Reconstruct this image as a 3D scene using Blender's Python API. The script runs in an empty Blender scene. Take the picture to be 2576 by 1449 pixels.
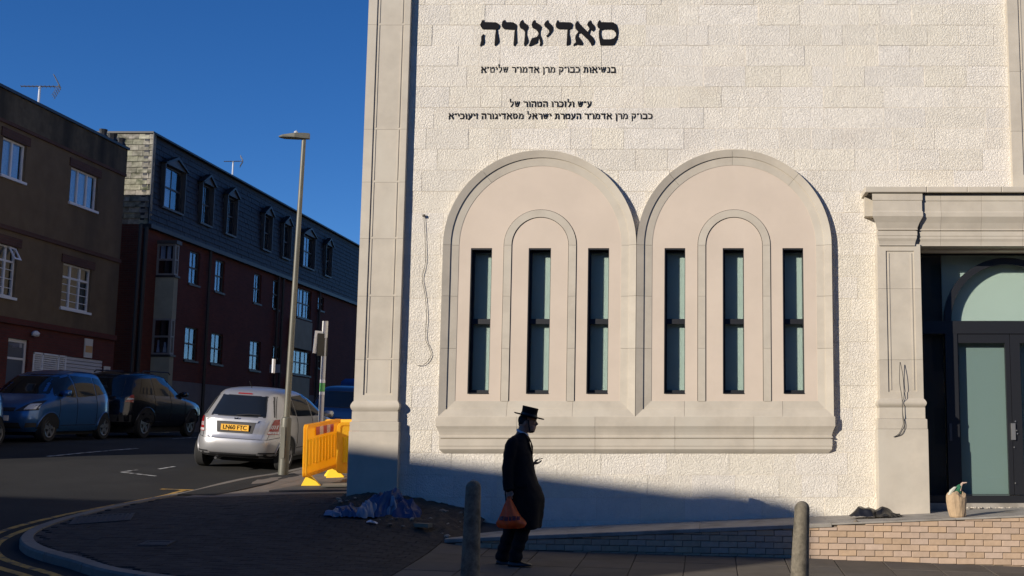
import bpy, bmesh, math, random
import numpy as np
from mathutils import Vector, Matrix
random.seed(11)
SC = bpy.context.scene
COL = SC.collection

# ------------------------------------------------------------------ camera
FPX, PCX, PCY, HOR, CZ, IW, IH = 2950.0, 1780.0, 724.5, 1100.0, 1.5, 2576.0, 1449.0
PITCH = math.atan((HOR - PCY) / FPX)
cd = bpy.data.cameras.new('camera')
cam = bpy.data.objects.new('camera', cd)
COL.objects.link(cam)
SC.camera = cam
cam.location = (0, 0, CZ)
cam.rotation_euler = (math.pi / 2 + PITCH, 0, 0)
cd.sensor_width = 36.0
cd.lens = FPX / IW * 36.0
cd.shift_x = -(PCX - IW / 2) / IW
cd.clip_start = 0.1
cd.clip_end = 2000

# ------------------------------------------------------------------ light
SUN = Vector((1.05, 1.0, -0.46)).normalized()          # the way the sunlight travels
w = bpy.data.worlds.new("World")
SC.world = w
w.use_nodes = True
nt = w.node_tree
bg = nt.nodes['Background']
sky = nt.nodes.new('ShaderNodeTexSky')
sky.sky_type = 'NISHITA'
sky.sun_disc = False
sky.sun_elevation = math.radians(17.6)
sky.sun_rotation = math.radians(226.4)
sky.air_density = 0.7
sky.dust_density = 0.0
sky.ozone_density = 4.6
hsv = nt.nodes.new('ShaderNodeHueSaturation')
hsv.inputs['Saturation'].default_value = 1.17
hsv.inputs['Hue'].default_value = 0.508
nt.links.new(sky.outputs[0], hsv.inputs['Color'])
nt.links.new(hsv.outputs[0], bg.inputs[0])
bg.inputs[1].default_value = 0.110
sd = bpy.data.lights.new('sun', 'SUN')
sd.energy = 5.0
sd.angle = math.radians(0.45)
sd.color = (1.0, 0.91, 0.79)
so = bpy.data.objects.new('sun', sd)
so.rotation_euler = SUN.to_track_quat('-Z', 'Y').to_euler()
so.location = (-20, -20, 15)
COL.objects.link(so)
SC.view_settings.view_transform = 'Standard'
SC.view_settings.look = 'None'
SC.view_settings.exposure = 0.18
SC.view_settings.gamma = 1.0
SC.view_settings.use_curve_mapping = False
SC.cycles.max_bounces = 6
SC.cycles.transparent_max_bounces = 12

# ------------------------------------------------------------------ measuring: where a line of sight meets a wall plane
def _ray(x, y):
    r = (x - PCX) / FPX
    u = (PCY - y) / FPX
    return r, math.cos(PITCH) - u * math.sin(PITCH), math.sin(PITCH) + math.cos(PITCH) * u

def at(x, y, Y):                       # on the plane at distance Y
    a, b, c = _ray(x, y)
    t = Y / b
    return Vector((a * t, Y, CZ + c * t))

def atX(x, y, X):                      # on a plane that runs along the side street
    a, b, c = _ray(x, y)
    t = X / a
    return Vector((X, b * t, CZ + c * t))

# ------------------------------------------------------------------ mesh helpers
ORG = {}

def xy_loops(o):
    return o

class MB:
    def __init__(s):
        s.v = []; s.f = []; s.m = []
    def add(s, vs, fs, m=0):
        n = len(s.v)
        s.v += [tuple(p) for p in vs]
        s.f += [tuple(i + n for i in f) for f in fs]
        s.m += [m] * len(fs)
        return s
    def box(s, x0, x1, y0, y1, z0, z1, m=0, rz=0, c=None):
        vs = [(x, y, z) for z in (z0, z1) for y in (y0, y1) for x in (x0, x1)]
        if rz:
            c = c or ((x0 + x1) / 2, (y0 + y1) / 2)
            ca, sa = math.cos(rz), math.sin(rz)
            vs = [(c[0] + (x - c[0]) * ca - (y - c[1]) * sa, c[1] + (x - c[0]) * sa + (y - c[1]) * ca, z) for x, y, z in vs]
        return s.add(vs, [(0, 2, 3, 1), (4, 5, 7, 6), (0, 1, 5, 4), (2, 6, 7, 3), (0, 4, 6, 2), (1, 3, 7, 5)], m)
    def bbox(s, x0, x1, y0, y1, z0, z1, b=0.006, m=0):
        # a box with chamfered long edges on its front (-Y) side
        vs = [(x0, y1, z0), (x1, y1, z0), (x1, y1, z1), (x0, y1, z1),
              (x0, y0 + b, z0), (x1, y0 + b, z0), (x1, y0 + b, z1), (x0, y0 + b, z1),
              (x0 + b, y0, z0 + b), (x1 - b, y0, z0 + b), (x1 - b, y0, z1 - b), (x0 + b, y0, z1 - b)]
        fs = [(8, 9, 10, 11), (4, 5, 9, 8), (5, 6, 10, 9), (6, 7, 11, 10), (7, 4, 8, 11),
              (0, 1, 5, 4), (1, 2, 6, 5), (2, 3, 7, 6), (3, 0, 4, 7), (3, 2, 1, 0)]
        return s.add(vs, fs, m)
    def prism(s, loop, d, m=0):
        # closed loop of 3D points extruded by vector d
        n = len(loop)
        d = Vector(d)
        vs = [Vector(p) for p in loop] + [Vector(p) + d for p in loop]
        fs = [tuple(range(n))[::-1], tuple(range(n, 2 * n))]
        fs += [(i, (i + 1) % n, n + (i + 1) % n, n + i) for i in range(n)]
        return s.add(vs, fs, m)
    def tube(s, path, r, n=8, m=0, cap=True):
        path = [Vector(p) for p in path]
        rs = r if isinstance(r, (list, tuple)) else [r] * len(path)
        k = len(path)
        base = len(s.v)
        up = None
        for i, p in enumerate(path):
            t = (path[min(i + 1, k - 1)] - path[max(i - 1, 0)])
            t = t.normalized() if t.length > 1e-9 else Vector((0, 0, 1))
            if up is None:
                up = Vector((0, 0, 1)) if abs(t.z) < 0.9 else Vector((1, 0, 0))
            a = t.cross(up).normalized()
            up = a.cross(t).normalized()
            for j in range(n):
                th = 2 * math.pi * j / n
                s.v.append(tuple(p + (a * math.cos(th) + up * math.sin(th)) * rs[i]))
        for i in range(k - 1):
            for j in range(n):
                a0 = base + i * n + j; a1 = base + i * n + (j + 1) % n
                s.f.append((a0, a1, a1 + n, a0 + n)); s.m.append(m)
        if cap:
            s.f.append(tuple(base + j for j in range(n))[::-1]); s.m.append(m)
            s.f.append(tuple(base + (k - 1) * n + j for j in range(n))); s.m.append(m)
        return s
    def loft(s, rings, m=0, cap=True):
        n = len(rings[0]); base = len(s.v)
        for r in rings:
            s.v += [tuple(p) for p in r]
        for i in range(len(rings) - 1):
            for j in range(n):
                a0 = base + i * n + j; a1 = base + i * n + (j + 1) % n
                s.f.append((a0, a1, a1 + n, a0 + n)); s.m.append(m)
        if cap:
            s.f.append(tuple(base + j for j in range(n))[::-1]); s.m.append(m)
            s.f.append(tuple(base + (len(rings) - 1) * n + j for j in range(n))); s.m.append(m)
        return s
    def lathe(s, prof, c=(0, 0, 0), n=20, m=0):
        rings = [[(c[0] + r * math.cos(2 * math.pi * j / n), c[1] + r * math.sin(2 * math.pi * j / n), c[2] + z) for j in range(n)] for r, z in prof]
        return s.loft(rings, m)
    def grid(s, pts, m=0):
        a = len(pts); b = len(pts[0]); base = len(s.v)
        for r in pts:
            s.v += [tuple(p) for p in r]
        for i in range(a - 1):
            for j in range(b - 1):
                q = base + i * b + j
                s.f.append((q, q + 1, q + b + 1, q + b)); s.m.append(m)
        return s
    def mesh(s, name, mat, org=(0, 0, 0), smooth=False, fix=True):
        me = bpy.data.meshes.new(name)
        ox, oy, oz = org
        me.from_pydata([(x - ox, y - oy, z - oz) for x, y, z in s.v], [], s.f)
        for q in (mat if isinstance(mat, (list, tuple)) else [mat]):
            me.materials.append(q)
        me.polygons.foreach_set('material_index', s.m)
        if fix:
            bm = bmesh.new(); bm.from_mesh(me)
            bmesh.ops.recalc_face_normals(bm, faces=bm.faces)
            bm.to_mesh(me); bm.free()
        if smooth:
            me.polygons.foreach_set('use_smooth', [True] * len(me.polygons))
        me.update()
        return me
    def obj(s, name, mat, parent=None, smooth=False, org=None, **kw):
        po = ORG.get(parent.name, Vector((0, 0, 0))) if parent else Vector((0, 0, 0))
        o_ = Vector(org) if org is not None else (po if parent else Vector((0, 0, 0)))
        o = bpy.data.objects.new(name, s.mesh(name, mat, o_, smooth))
        COL.objects.link(o)
        o.location = o_ - po
        if parent:
            o.parent = parent
        ORG[o.name] = o_
        if smooth == 'auto':
            autosmooth(o)
        tag(o, **kw)
        return o

def autosmooth(o, ang=0.6):
    me = o.data
    me.polygons.foreach_set('use_smooth', [True] * len(me.polygons))
    try:
        me.set_sharp_from_angle(angle=ang)
    except Exception:
        pass

def tag(o, label=None, cat=None, group=None, kind=None):
    if label: o['label'] = label
    if cat: o['category'] = cat
    if group: o['group'] = group
    if kind: o['kind'] = kind
    return o

def thing(name, loc, label, cat, group=None, rz=0, local=False):
    o = bpy.data.objects.new(name, None)
    o.empty_display_size = 0.2
    COL.objects.link(o)
    o.location = loc
    o.rotation_euler = (0, 0, rz)
    ORG[o.name] = Vector((0, 0, 0)) if local else Vector(loc)
    return tag(o, label, cat, group)

def piece(me, name, parent, loc, rot=None, scale=None):
    o = bpy.data.objects.new(name, me)
    COL.objects.link(o)
    po = ORG.get(parent.name, Vector((0, 0, 0)))
    o.location = Vector(loc) - po
    if rot: o.rotation_euler = rot
    if scale: o.scale = scale
    o.parent = parent
    ORG[o.name] = Vector(loc)
    return o

def copy_tree(o, parent=None):
    c = o.copy()
    COL.objects.link(c)
    c.parent = parent
    for ch in list(o.children):
        copy_tree(ch, c)
    return c

def poly2d(loops, depth, name='tmp'):
    """2D loops (outer and holes) filled and extruded; returns verts, faces in x, y, z(0..depth)"""
    cu = bpy.data.curves.new(name, 'CURVE')
    cu.dimensions = '2D'
    cu.fill_mode = 'BOTH'
    cu.extrude = depth / 2
    for lp in loops:
        sp = cu.splines.new('POLY')
        sp.points.add(len(lp) - 1)
        for i, p in enumerate(lp):
            sp.points[i].co = (p[0], p[1], 0, 1)
        sp.use_cyclic_u = True
    ob = bpy.data.objects.new(name, cu)
    COL.objects.link(ob)
    dg = bpy.context.evaluated_depsgraph_get()
    me = bpy.data.meshes.new_from_object(ob.evaluated_get(dg))
    vs = [(v.co.x, v.co.y, v.co.z + depth / 2) for v in me.vertices]
    fs = [tuple(p.vertices) for p in me.polygons]
    bpy.data.objects.remove(ob); bpy.data.curves.remove(cu); bpy.data.meshes.remove(me)
    return vs, fs

def cut_y(loops, yf, yb, mb=None):     # loops in (X, Z), front at yf, back at yb
    mb = mb or MB()
    vs, fs = poly2d(loops, yb - yf)
    mb.add([(x, yf + z, y) for x, y, z in vs], fs)
    return mb

def cut_x(loops, xf, xb, mb=None):     # loops in (Y, Z), front at xf, back at xb (xb < xf)
    mb = mb or MB()
    vs, fs = poly2d(loops, abs(xb - xf))
    sg = 1 if xb > xf else -1
    mb.add([(xf + sg * z, x, y) for x, y, z in vs], fs)
    return mb

def rect(a0, a1, b0, b1):
    return [(a0, b0), (a1, b0), (a1, b1), (a0, b1)]

def remeshed(mb, name, mat, parent, voxel, smooth_it=4, sub=None, **kw):
    o = mb.obj(name, mat, parent, **kw)
    md = o.modifiers.new('r', 'REMESH'); md.mode = 'VOXEL'; md.voxel_size = voxel; md.use_smooth_shade = True
    if smooth_it:
        sm = o.modifiers.new('s', 'SMOOTH'); sm.iterations = smooth_it; sm.factor = 0.5
    dg = bpy.context.evaluated_depsgraph_get()
    me = bpy.data.meshes.new_from_object(o.evaluated_get(dg))
    me.name = name
    o.modifiers.clear()
    old = o.data
    o.data = me
    bpy.data.meshes.remove(old)
    if not me.materials: me.materials.append(mat)
    me.polygons.foreach_set('use_smooth', [True] * len(me.polygons))
    return o

# ------------------------------------------------------------------ materials
def mat(name, col, rough=0.6, metal=0.0, var=0.0, vscale=3.0, col2=None, bump=0.0, bscale=40.0, bdist=0.01,
        rnd=0.0, coat=0.0, spec=0.5, emit=None, vdetail=4.0, stain=None, world=False, huernd=0.0, bump2=None):
    m = bpy.data.materials.new(name)
    m.use_nodes = True
    t = m.node_tree; N = t.nodes; L = t.links
    b = N['Principled BSDF']
    b.inputs['Roughness'].default_value = rough
    b.inputs['Metallic'].default_value = metal
    b.inputs['Specular IOR Level'].default_value = spec
    b.inputs['Coat Weight'].default_value = coat
    b.inputs['Coat Roughness'].default_value = 0.04
    c4 = lambda c: (c[0], c[1], c[2], 1)
    b.inputs['Base Color'].default_value = c4(col)
    need = var or bump or rnd or stain or bump2 or huernd
    if need:
        tc = N.new('ShaderNodeTexCoord')
        oi = N.new('ShaderNodeObjectInfo')
        if world:
            ge = N.new('ShaderNodeNewGeometry')
            co = ge.outputs['Position']
        else:
            ad = N.new('ShaderNodeVectorMath'); ad.operation = 'MULTIPLY_ADD'
            cb = N.new('ShaderNodeCombineXYZ')
            for i in range(3): L.new(oi.outputs['Random'], cb.inputs[i])
            L.new(cb.outputs[0], ad.inputs[0])
            ad.inputs[1].default_value = (37.1, 17.3, 29.9)
            L.new(tc.outputs['Object'], ad.inputs[2])
            co = ad.outputs[0]
    cur = None
    if var:
        n = N.new('ShaderNodeTexNoise'); n.inputs['Scale'].default_value = vscale; n.inputs['Detail'].default_value = vdetail
        n.inputs['Roughness'].default_value = 0.62
        L.new(co, n.inputs['Vector'])
        rp = N.new('ShaderNodeMapRange'); rp.inputs[1].default_value = 0.3; rp.inputs[2].default_value = 0.7
        L.new(n.outputs[0], rp.inputs[0])
        mx = N.new('ShaderNodeMix'); mx.data_type = 'RGBA'
        L.new(rp.outputs[0], mx.inputs[0])
        c2 = col2 or tuple(min(1, c * (1 + var)) for c in col)
        c1 = col if col2 else tuple(c * (1 - var) for c in col)
        mx.inputs[6].default_value = c4(c1); mx.inputs[7].default_value = c4(c2)
        cur = mx.outputs[2]
    if stain:      # (colour, scale, low, high, stretch)
        sc, ss, lo, hi, stz = stain
        mp = N.new('ShaderNodeMapping'); mp.inputs['Scale'].default_value = (1, 1, stz)
        L.new(co, mp.inputs[0])
        n = N.new('ShaderNodeTexNoise'); n.inputs['Scale'].default_value = ss; n.inputs['Detail'].default_value = 6
        L.new(mp.outputs[0], n.inputs['Vector'])
        rp = N.new('ShaderNodeMapRange'); rp.inputs[1].default_value = lo; rp.inputs[2].default_value = hi
        L.new(n.outputs[0], rp.inputs[0])
        mx = N.new('ShaderNodeMix'); mx.data_type = 'RGBA'
        L.new(rp.outputs[0], mx.inputs[0])
        if cur: L.new(cur, mx.inputs[6])
        else: mx.inputs[6].default_value = c4(col)
        mx.inputs[7].default_value = c4(sc)
        cur = mx.outputs[2]
    if rnd or huernd:
        hs = N.new('ShaderNodeHueSaturation')
        rp = N.new('ShaderNodeMapRange'); rp.inputs[3].default_value = 1 - rnd; rp.inputs[4].default_value = 1 + rnd
        L.new(oi.outputs['Random'], rp.inputs[0]); L.new(rp.outputs[0], hs.inputs['Value'])
        if huernd:
            wn = N.new('ShaderNodeTexWhiteNoise'); wn.noise_dimensions = '1D'
            L.new(oi.outputs['Random'], wn.inputs['W'])
            r2 = N.new('ShaderNodeMapRange'); r2.inputs[3].default_value = 0.5 - huernd; r2.inputs[4].default_value = 0.5 + huernd
            L.new(wn.outputs[0], r2.inputs[0]); L.new(r2.outputs[0], hs.inputs['Hue'])
            r3 = N.new('ShaderNodeMapRange'); r3.inputs[3].default_value = 0.85; r3.inputs[4].default_value = 1.12
            L.new(wn.outputs[0], r3.inputs[0]); L.new(r3.outputs[0], hs.inputs['Saturation'])
        if cur: L.new(cur, hs.inputs['Color'])
        else: hs.inputs['Color'].default_value = c4(col)
        cur = hs.outputs[0]
    if cur: L.new(cur, b.inputs['Base Color'])
    if bump:
        n = N.new('ShaderNodeTexNoise'); n.inputs['Scale'].default_value = bscale; n.inputs['Detail'].default_value = 5
        n.inputs['Roughness'].default_value = 0.65
        L.new(co, n.inputs['Vector'])
        bn = N.new('ShaderNodeBump'); bn.inputs['Strength'].default_value = bump; bn.inputs['Distance'].default_value = bdist
        L.new(n.outputs[0], bn.inputs['Height'])
        last = bn.outputs[0]
        if bump2:
            n2 = N.new('ShaderNodeTexNoise'); n2.inputs['Scale'].default_value = bump2[1]; n2.inputs['Detail'].default_value = 3
            L.new(co, n2.inputs['Vector'])
            b2 = N.new('ShaderNodeBump'); b2.inputs['Strength'].default_value = bump2[0]; b2.inputs['Distance'].default_value = bump2[2]
            L.new(n2.outputs[0], b2.inputs['Height']); L.new(last, b2.inputs['Normal'])
            last = b2.outputs[0]
        L.new(last, b.inputs['Normal'])
    if emit:
        b.inputs['Emission Color'].default_value = c4(emit[0]); b.inputs['Emission Strength'].default_value = emit[1]
    return m

def glassmat(name, tint, refl=1.0, rough=0.01, opaque=0.0):
    m = bpy.data.materials.new(name); m.use_nodes = True
    t = m.node_tree; N = t.nodes; L = t.links
    for n in list(N):
        if n.type == 'BSDF_PRINCIPLED': N.remove(n)
    out = [n for n in N if n.type == 'OUTPUT_MATERIAL'][0]
    tr = N.new('ShaderNodeBsdfTransparent'); tr.inputs[0].default_value = (*tint, 1)
    gl = N.new('ShaderNodeBsdfGlossy'); gl.inputs['Roughness'].default_value = rough
    lw = N.new('ShaderNodeLayerWeight'); lw.inputs[0].default_value = 0.5
    pw = N.new('ShaderNodeMath'); pw.operation = 'POWER'; pw.inputs[1].default_value = 4.0
    mu = N.new('ShaderNodeMath'); mu.operation = 'MULTIPLY_ADD'; mu.inputs[1].default_value = 0.85; mu.inputs[2].default_value = 0.045 * refl
    mu.use_clamp = True
    mx = N.new('ShaderNodeMixShader')
    L.new(lw.outputs['Facing'], pw.inputs[0]); L.new(pw.outputs[0], mu.inputs[0]); L.new(mu.outputs[0], mx.inputs[0])
    L.new(tr.outputs[0], mx.inputs[1]); L.new(gl.outputs[0], mx.inputs[2])
    L.new(mx.outputs[0], out.inputs[0])
    return m

def brickmat(name, c1, c2, mortar, axis='X', bw=0.225, bh=0.075, bump=0.4, rough=0.9):
    """bricks too small in the picture to tell apart: a brick pattern laid on the wall"""
    m = bpy.data.materials.new(name); m.use_nodes = True
    t = m.node_tree; N = t.nodes; L = t.links
    b = N['Principled BSDF']; b.inputs['Roughness'].default_value = rough
    ge = N.new('ShaderNodeNewGeometry'); sp = N.new('ShaderNodeSeparateXYZ'); cb = N.new('ShaderNodeCombineXYZ')
    L.new(ge.outputs['Position'], sp.inputs[0])
    L.new(sp.outputs[0 if axis == 'X' else 1], cb.inputs[0]); L.new(sp.outputs[2], cb.inputs[1])
    br = N.new('ShaderNodeTexBrick')
    br.inputs['Color1'].default_value = (*c1, 1); br.inputs['Color2'].default_value = (*c2, 1); br.inputs['Mortar'].default_value = (*mortar, 1)
    br.inputs['Scale'].default_value = 1; br.inputs['Mortar Size'].default_value = 0.006
    br.inputs['Brick Width'].default_value = bw; br.inputs['Row Height'].default_value = bh
    L.new(cb.outputs[0], br.inputs[0])
    n = N.new('ShaderNodeTexNoise'); n.inputs['Scale'].default_value = 0.8; n.inputs['Detail'].default_value = 5
    L.new(ge.outputs['Position'], n.inputs['Vector'])
    rp = N.new('ShaderNodeMapRange'); rp.inputs[3].default_value = 0.6; rp.inputs[4].default_value = 1.35
    L.new(n.outputs[0], rp.inputs[0])
    hs = N.new('ShaderNodeHueSaturation'); L.new(rp.outputs[0], hs.inputs['Value']); L.new(br.outputs[0], hs.inputs['Color'])
    L.new(hs.outputs[0], b.inputs['Base Color'])
    bn = N.new('ShaderNodeBump'); bn.inputs['Strength'].default_value = bump; bn.inputs['Distance'].default_value = 0.006; bn.invert = True
    L.new(br.outputs['Fac'], bn.inputs['Height']); L.new(bn.outputs[0], b.inputs['Normal'])
    return m

M = {}
def rockmat(name, col):
    """split-face stone: pitted relief with crisp hollows"""
    m = mat(name, col, 0.92, var=0.05, vscale=6, rnd=0.045, huernd=0.004, bump=0.5, bscale=70, bdist=0.006,
            stain=((0.66, 0.58, 0.48), 1.3, 0.6, 1.0, 1))
    t = m.node_tree; N = t.nodes; L = t.links
    b = N['Principled BSDF']
    bn = [n for n in N if n.type == 'BUMP'][0]
    src = [l.from_socket for l in L if l.to_node.type == 'TEX_NOISE'][0]
    vo = N.new('ShaderNodeTexNoise'); vo.inputs['Scale'].default_value = 48; vo.inputs['Detail'].default_value = 4; vo.inputs['Roughness'].default_value = 0.6
    vo.inputs['Distortion'].default_value = 0.6
    L.new(src, vo.inputs['Vector'])
    rp = N.new('ShaderNodeMapRange'); rp.inputs[1].default_value = 0.33; rp.inputs[2].default_value = 0.6
    L.new(vo.outputs[0], rp.inputs[0])
    b2 = N.new('ShaderNodeBump'); b2.inputs['Strength'].default_value = 0.8; b2.inputs['Distance'].default_value = 0.011
    L.new(rp.outputs[0], b2.inputs['Height']); L.new(bn.outputs[0], b2.inputs['Normal']); L.new(b2.outputs[0], b.inputs['Normal'])
    return m
M['rock'] = rockmat('split_face_stone', (0.75, 0.695, 0.595))
M['ashlar'] = mat('smooth_limestone', (0.475, 0.425, 0.345), 0.85, var=0.09, vscale=3.5, rnd=0.035, bump=0.12, bscale=120, bdist=0.003,
                  stain=((0.50, 0.46, 0.38), 1.6, 0.5, 0.8, 0.6))
M['panel'] = mat('pink_render', (0.56, 0.472, 0.382), 0.9, var=0.045, vscale=1.8, bump=0.1, bscale=200, bdist=0.002)
M['joint'] = mat('joint_mortar', (0.66, 0.59, 0.49), 0.95)
M['gap_and_shadow'] = mat('dark_joint_and_shadow', (0.05, 0.045, 0.04), 0.9)  # dark joints, and the painted shadow strip below the cornice
M['blackmetal'] = mat('black_painted_metal', (0.012, 0.013, 0.016), 0.45)
M['letter'] = mat('black_lettering', (0.004, 0.004, 0.006), 0.7, spec=.15)
M['glass'] = glassmat('tinted_glass', (0.90, 0.94, 0.92), 1.0)
M['blind'] = mat('pale_green_blind', (0.64, 0.72, 0.67), 0.8)
_b = M['blind'].node_tree.nodes['Principled BSDF']
_b.inputs['Subsurface Weight'].default_value = 1.0
_b.inputs['Subsurface Radius'].default_value = (1, 1, 1)
_b.inputs['Subsurface Scale'].default_value = 0.03
M['asphalt'] = mat('asphalt', (0.026, 0.0255, 0.024), 0.95, var=0.2, vscale=1.1, bump=0.35, bscale=160, bdist=0.006, world=True,
                   stain=((0.018, 0.018, 0.018), 0.35, 0.5, 0.62, 1), spec=0.25)
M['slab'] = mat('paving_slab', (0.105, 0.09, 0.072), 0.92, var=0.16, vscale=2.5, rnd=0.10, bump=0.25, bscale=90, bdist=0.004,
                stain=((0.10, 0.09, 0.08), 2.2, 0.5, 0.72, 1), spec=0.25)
M['flag'] = mat('small_paving_flag', (0.15, 0.132, 0.115), 0.92, var=0.14, vscale=3, rnd=0.08, bump=0.25, bscale=90, bdist=0.004, spec=0.25)
M['paver'] = mat('block_paver', (0.040, 0.036, 0.033), 0.92, var=0.18, vscale=3, rnd=0.2, bump=0.25, bscale=120, bdist=0.003, spec=0.25)
M['bed'] = mat('paving_bed', (0.045, 0.04, 0.037), 0.98, var=0.2, vscale=3, world=True)
M['kerb'] = mat('granite_kerb', (0.17, 0.152, 0.128), 0.85, var=0.12, vscale=12, rnd=0.08, bump=0.2, bscale=90)
M['yellow'] = mat('yellow_road_paint', (0.42, 0.25, 0.05), 0.8, var=0.25, vscale=9, stain=((0.07, 0.06, 0.045), 7, 0.5, 0.62, 1), world=True)
M['white'] = mat('white_road_paint', (0.42, 0.42, 0.40), 0.8, var=0.25, vscale=9, stain=((0.07, 0.065, 0.06), 7, 0.48, 0.6, 1), world=True)
M['concrete'] = mat('concrete', (0.30, 0.275, 0.235), 0.9, var=0.15, vscale=5, bump=0.3, bscale=60, bdist=0.005, rnd=0.04,
                    stain=((0.17, 0.15, 0.12), 3, 0.52, 0.75, 1))
M['bollard'] = mat('exposed_aggregate', (0.15, 0.13, 0.095), 0.9, var=0.3, vscale=30, bump=0.4, bscale=70, bdist=0.006,
                   stain=((0.07, 0.062, 0.045), 9, 0.5, 0.66, 1))
M['brickf'] = mat('buff_brick', (0.46, 0.335, 0.235), 0.9, var=0.10, vscale=14, rnd=0.10, huernd=0.003, bump=0.3, bscale=80, bdist=0.004)
M['mortar'] = mat('mortar', (0.20, 0.16, 0.12), 0.95, var=0.2, vscale=10)
M['soil'] = mat('soil', (0.065, 0.048, 0.032), 0.98, var=0.35, vscale=9, bump=0.8, bscale=30, bdist=0.03)
M['iron'] = mat('cast_iron', (0.035, 0.034, 0.034), 0.7, var=0.2, vscale=8, bump=0.2)

# ------------------------------------------------------------------ terrain
_CP = [(-2.2, 13.6, -.04), (3.93, 14.9, -.19), (-2.67, 14.9, .03), (.6, 14.9, -.07), (-4.81, 16.0, .54), (-4.83, 15.3, .36), (-3.9, 15.4, .26),
       (-9.59, 22.7, .96), (-8.24, 22.7, .87), (-7.55, 21.1, .73), (-14.47, 26.1, 1.4), (-14.5, 28.2, 1.44), (-14.6, 30.4, 1.47), (-14.6, 33.1, 1.52),
       (-8.26, 14.3, .22), (-5.83, 12.2, .02), (-8.31, 18.6, .60), (-8.1, 21, .76), (-7.86, 23, .86), (-10.1, 17, .60), (-13.7, 23, 1.14),
       (0, 0, -.05), (-8, 0, 0), (8, 0, -.1), (4, 11, -.27), (-5.5, 18, .60), (-6, 20, .74), (-14.5, 65, 1.7), (-5, 65, 1.6), (-30, 40, 1.6), (-30, 18, 1.0), (10, 40, 1.0),
       (12, 15, -.4), (-20, 5, .3), (-20, -20, 0), (15, -20, -.3), (-45, 90, 1.7), (40, 90, 1.4), (40, 0, -.6), (-45, 0, .5), (-12, 45, 1.65), (-18, 30, 1.55)]
_cp = np.array(_CP)
def _tps():
    n = len(_cp); d = np.sqrt(((_cp[:, None, :2] - _cp[None, :, :2]) ** 2).sum(2)) + 1e-9
    K = d * d * np.log(d) + np.eye(n) * 0.05
    P = np.c_[np.ones(n), _cp[:, :2]]
    A = np.block([[K, P], [P.T, np.zeros((3, 3))]])
    return np.linalg.solve(A, np.r_[_cp[:, 2], 0, 0, 0])
_w = _tps()
def hh(X, Y):
    X = np.clip(np.asarray(X, float), -45, 40); Y = np.clip(np.asarray(Y, float), -20, 90)
    d = np.sqrt((X[..., None] - _cp[:, 0]) ** 2 + (Y[..., None] - _cp[:, 1]) ** 2) + 1e-9
    return (d * d * np.log(d)) @ _w[:-3] + _w[-3] + _w[-2] * X + _w[-1] * Y
def h(x, y):
    return float(hh(x, y))
PV = 0.10                                # the pavement stands this far above the road

def ground(x, y, dz=0.0):                # where a line of sight meets the ground
    a, b, c = _ray(x, y)
    lo, hi = 4.0, 120.0
    t = 5.0
    while t < 120:
        if CZ + c * t < h(a * t, b * t) + dz: break
        t += 0.1
    return Vector((a * t, b * t, h(a * t, b * t) + dz))

def catmull(pts, n=10):
    out = []
    P = [pts[0]] + list(pts) + [pts[-1]]
    for i in range(1, len(P) - 2):
        p0, p1, p2, p3 = [Vector(p) for p in P[i - 1:i + 3]]
        for k in range(n):
            t = k / n
            out.append(0.5 * ((2 * p1) + (-p0 + p2) * t + (2 * p0 - 5 * p1 + 4 * p2 - p3) * t * t + (-p0 + 3 * p1 - 3 * p2 + p3) * t ** 3))
    out.append(Vector(pts[-1]))
    return out

xs = np.concatenate([[-600, -300, -120, -70], np.arange(-46, -18, 2.0), np.arange(-18, 8, 0.6), np.arange(8, 42, 3.0), [70, 150, 400, 800]])
ys = np.concatenate([[-500, -150, -60], np.arange(-30, 8, 2.0), np.arange(8, 30, 0.6), np.arange(30, 92, 3.0), [150, 400, 900]])
GX, GY = np.meshgrid(xs, ys)
GZ = hh(GX, GY)
mb = MB(); mb.grid([[(GX[i, j], GY[i, j], GZ[i, j]) for j in range(len(xs))] for i in range(len(ys))])
road = mb.obj('road', M['asphalt'], smooth=True, kind='structure', label='dark asphalt road sloping up into the side street')

KPX = [ground(x, y, 0.10) for x, y in ((700, 1189), (624, 1201), (540, 1220), (450, 1241), (330, 1264), (210, 1289), (105, 1318), (52, 1348), (70, 1376), (170, 1408), (338, 1446))]
print([(round(p.x, 2), round(p.y, 2)) for p in KPX])
KP = [(-7.0, 46), (-7.25, 36), (-7.5, 28), (-7.7, 23.5)] + [(p.x, p.y) for p in KPX] + [(-3.5, 11.45), (0, 11.0), (5, 10.6), (14, 10.0)]
KC = catmull([(x, y, 0) for x, y in KP], 10)
def offset_curve(C, d):                  # positive d: away from the pavement
    out = []
    for i, p in enumerate(C):
        t = (C[min(i + 1, len(C) - 1)] - C[max(i - 1, 0)]).normalized()
        out.append(p + Vector((t.y, -t.x, 0)) * d)
    return out
# side of the kerb curve that is road: to the left street / the main road
mid = KC[len(KC) // 2]
if (offset_curve(KC, 1.0)[60] - Vector((0, 18, 0))).length < (KC[60] - Vector((0, 18, 0))).length:
    SIDE = -1
else:
    SIDE = 1
K0 = KC
K1 = offset_curve(KC, -0.14 * SIDE)      # inner edge of the kerb
def inner(p):
    if p.y > 17.5: return Vector((-4.7, p.y, 0))
    if p.x < -4.7: return Vector((-4.7, 16.35, 0))
    return Vector((p.x, 16.35, 0))
rows = []
for p in K1:
    q = inner(p)
    rows.append([(p.x + (q.x - p.x) * v, p.y + (q.y - p.y) * v) for v in np.linspace(0, 1, 16)])
R = np.array(rows)
RZ = hh(R[..., 0], R[..., 1]) + PV - 0.014
mb = MB(); mb.grid([[(R[i, j, 0], R[i, j, 1], RZ[i, j]) for j in range(R.shape[1])] for i in range(R.shape[0])])
pav = mb.obj('pavement', M['bed'], smooth=True, kind='structure', label='corner pavement of slabs and block pavers')

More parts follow.
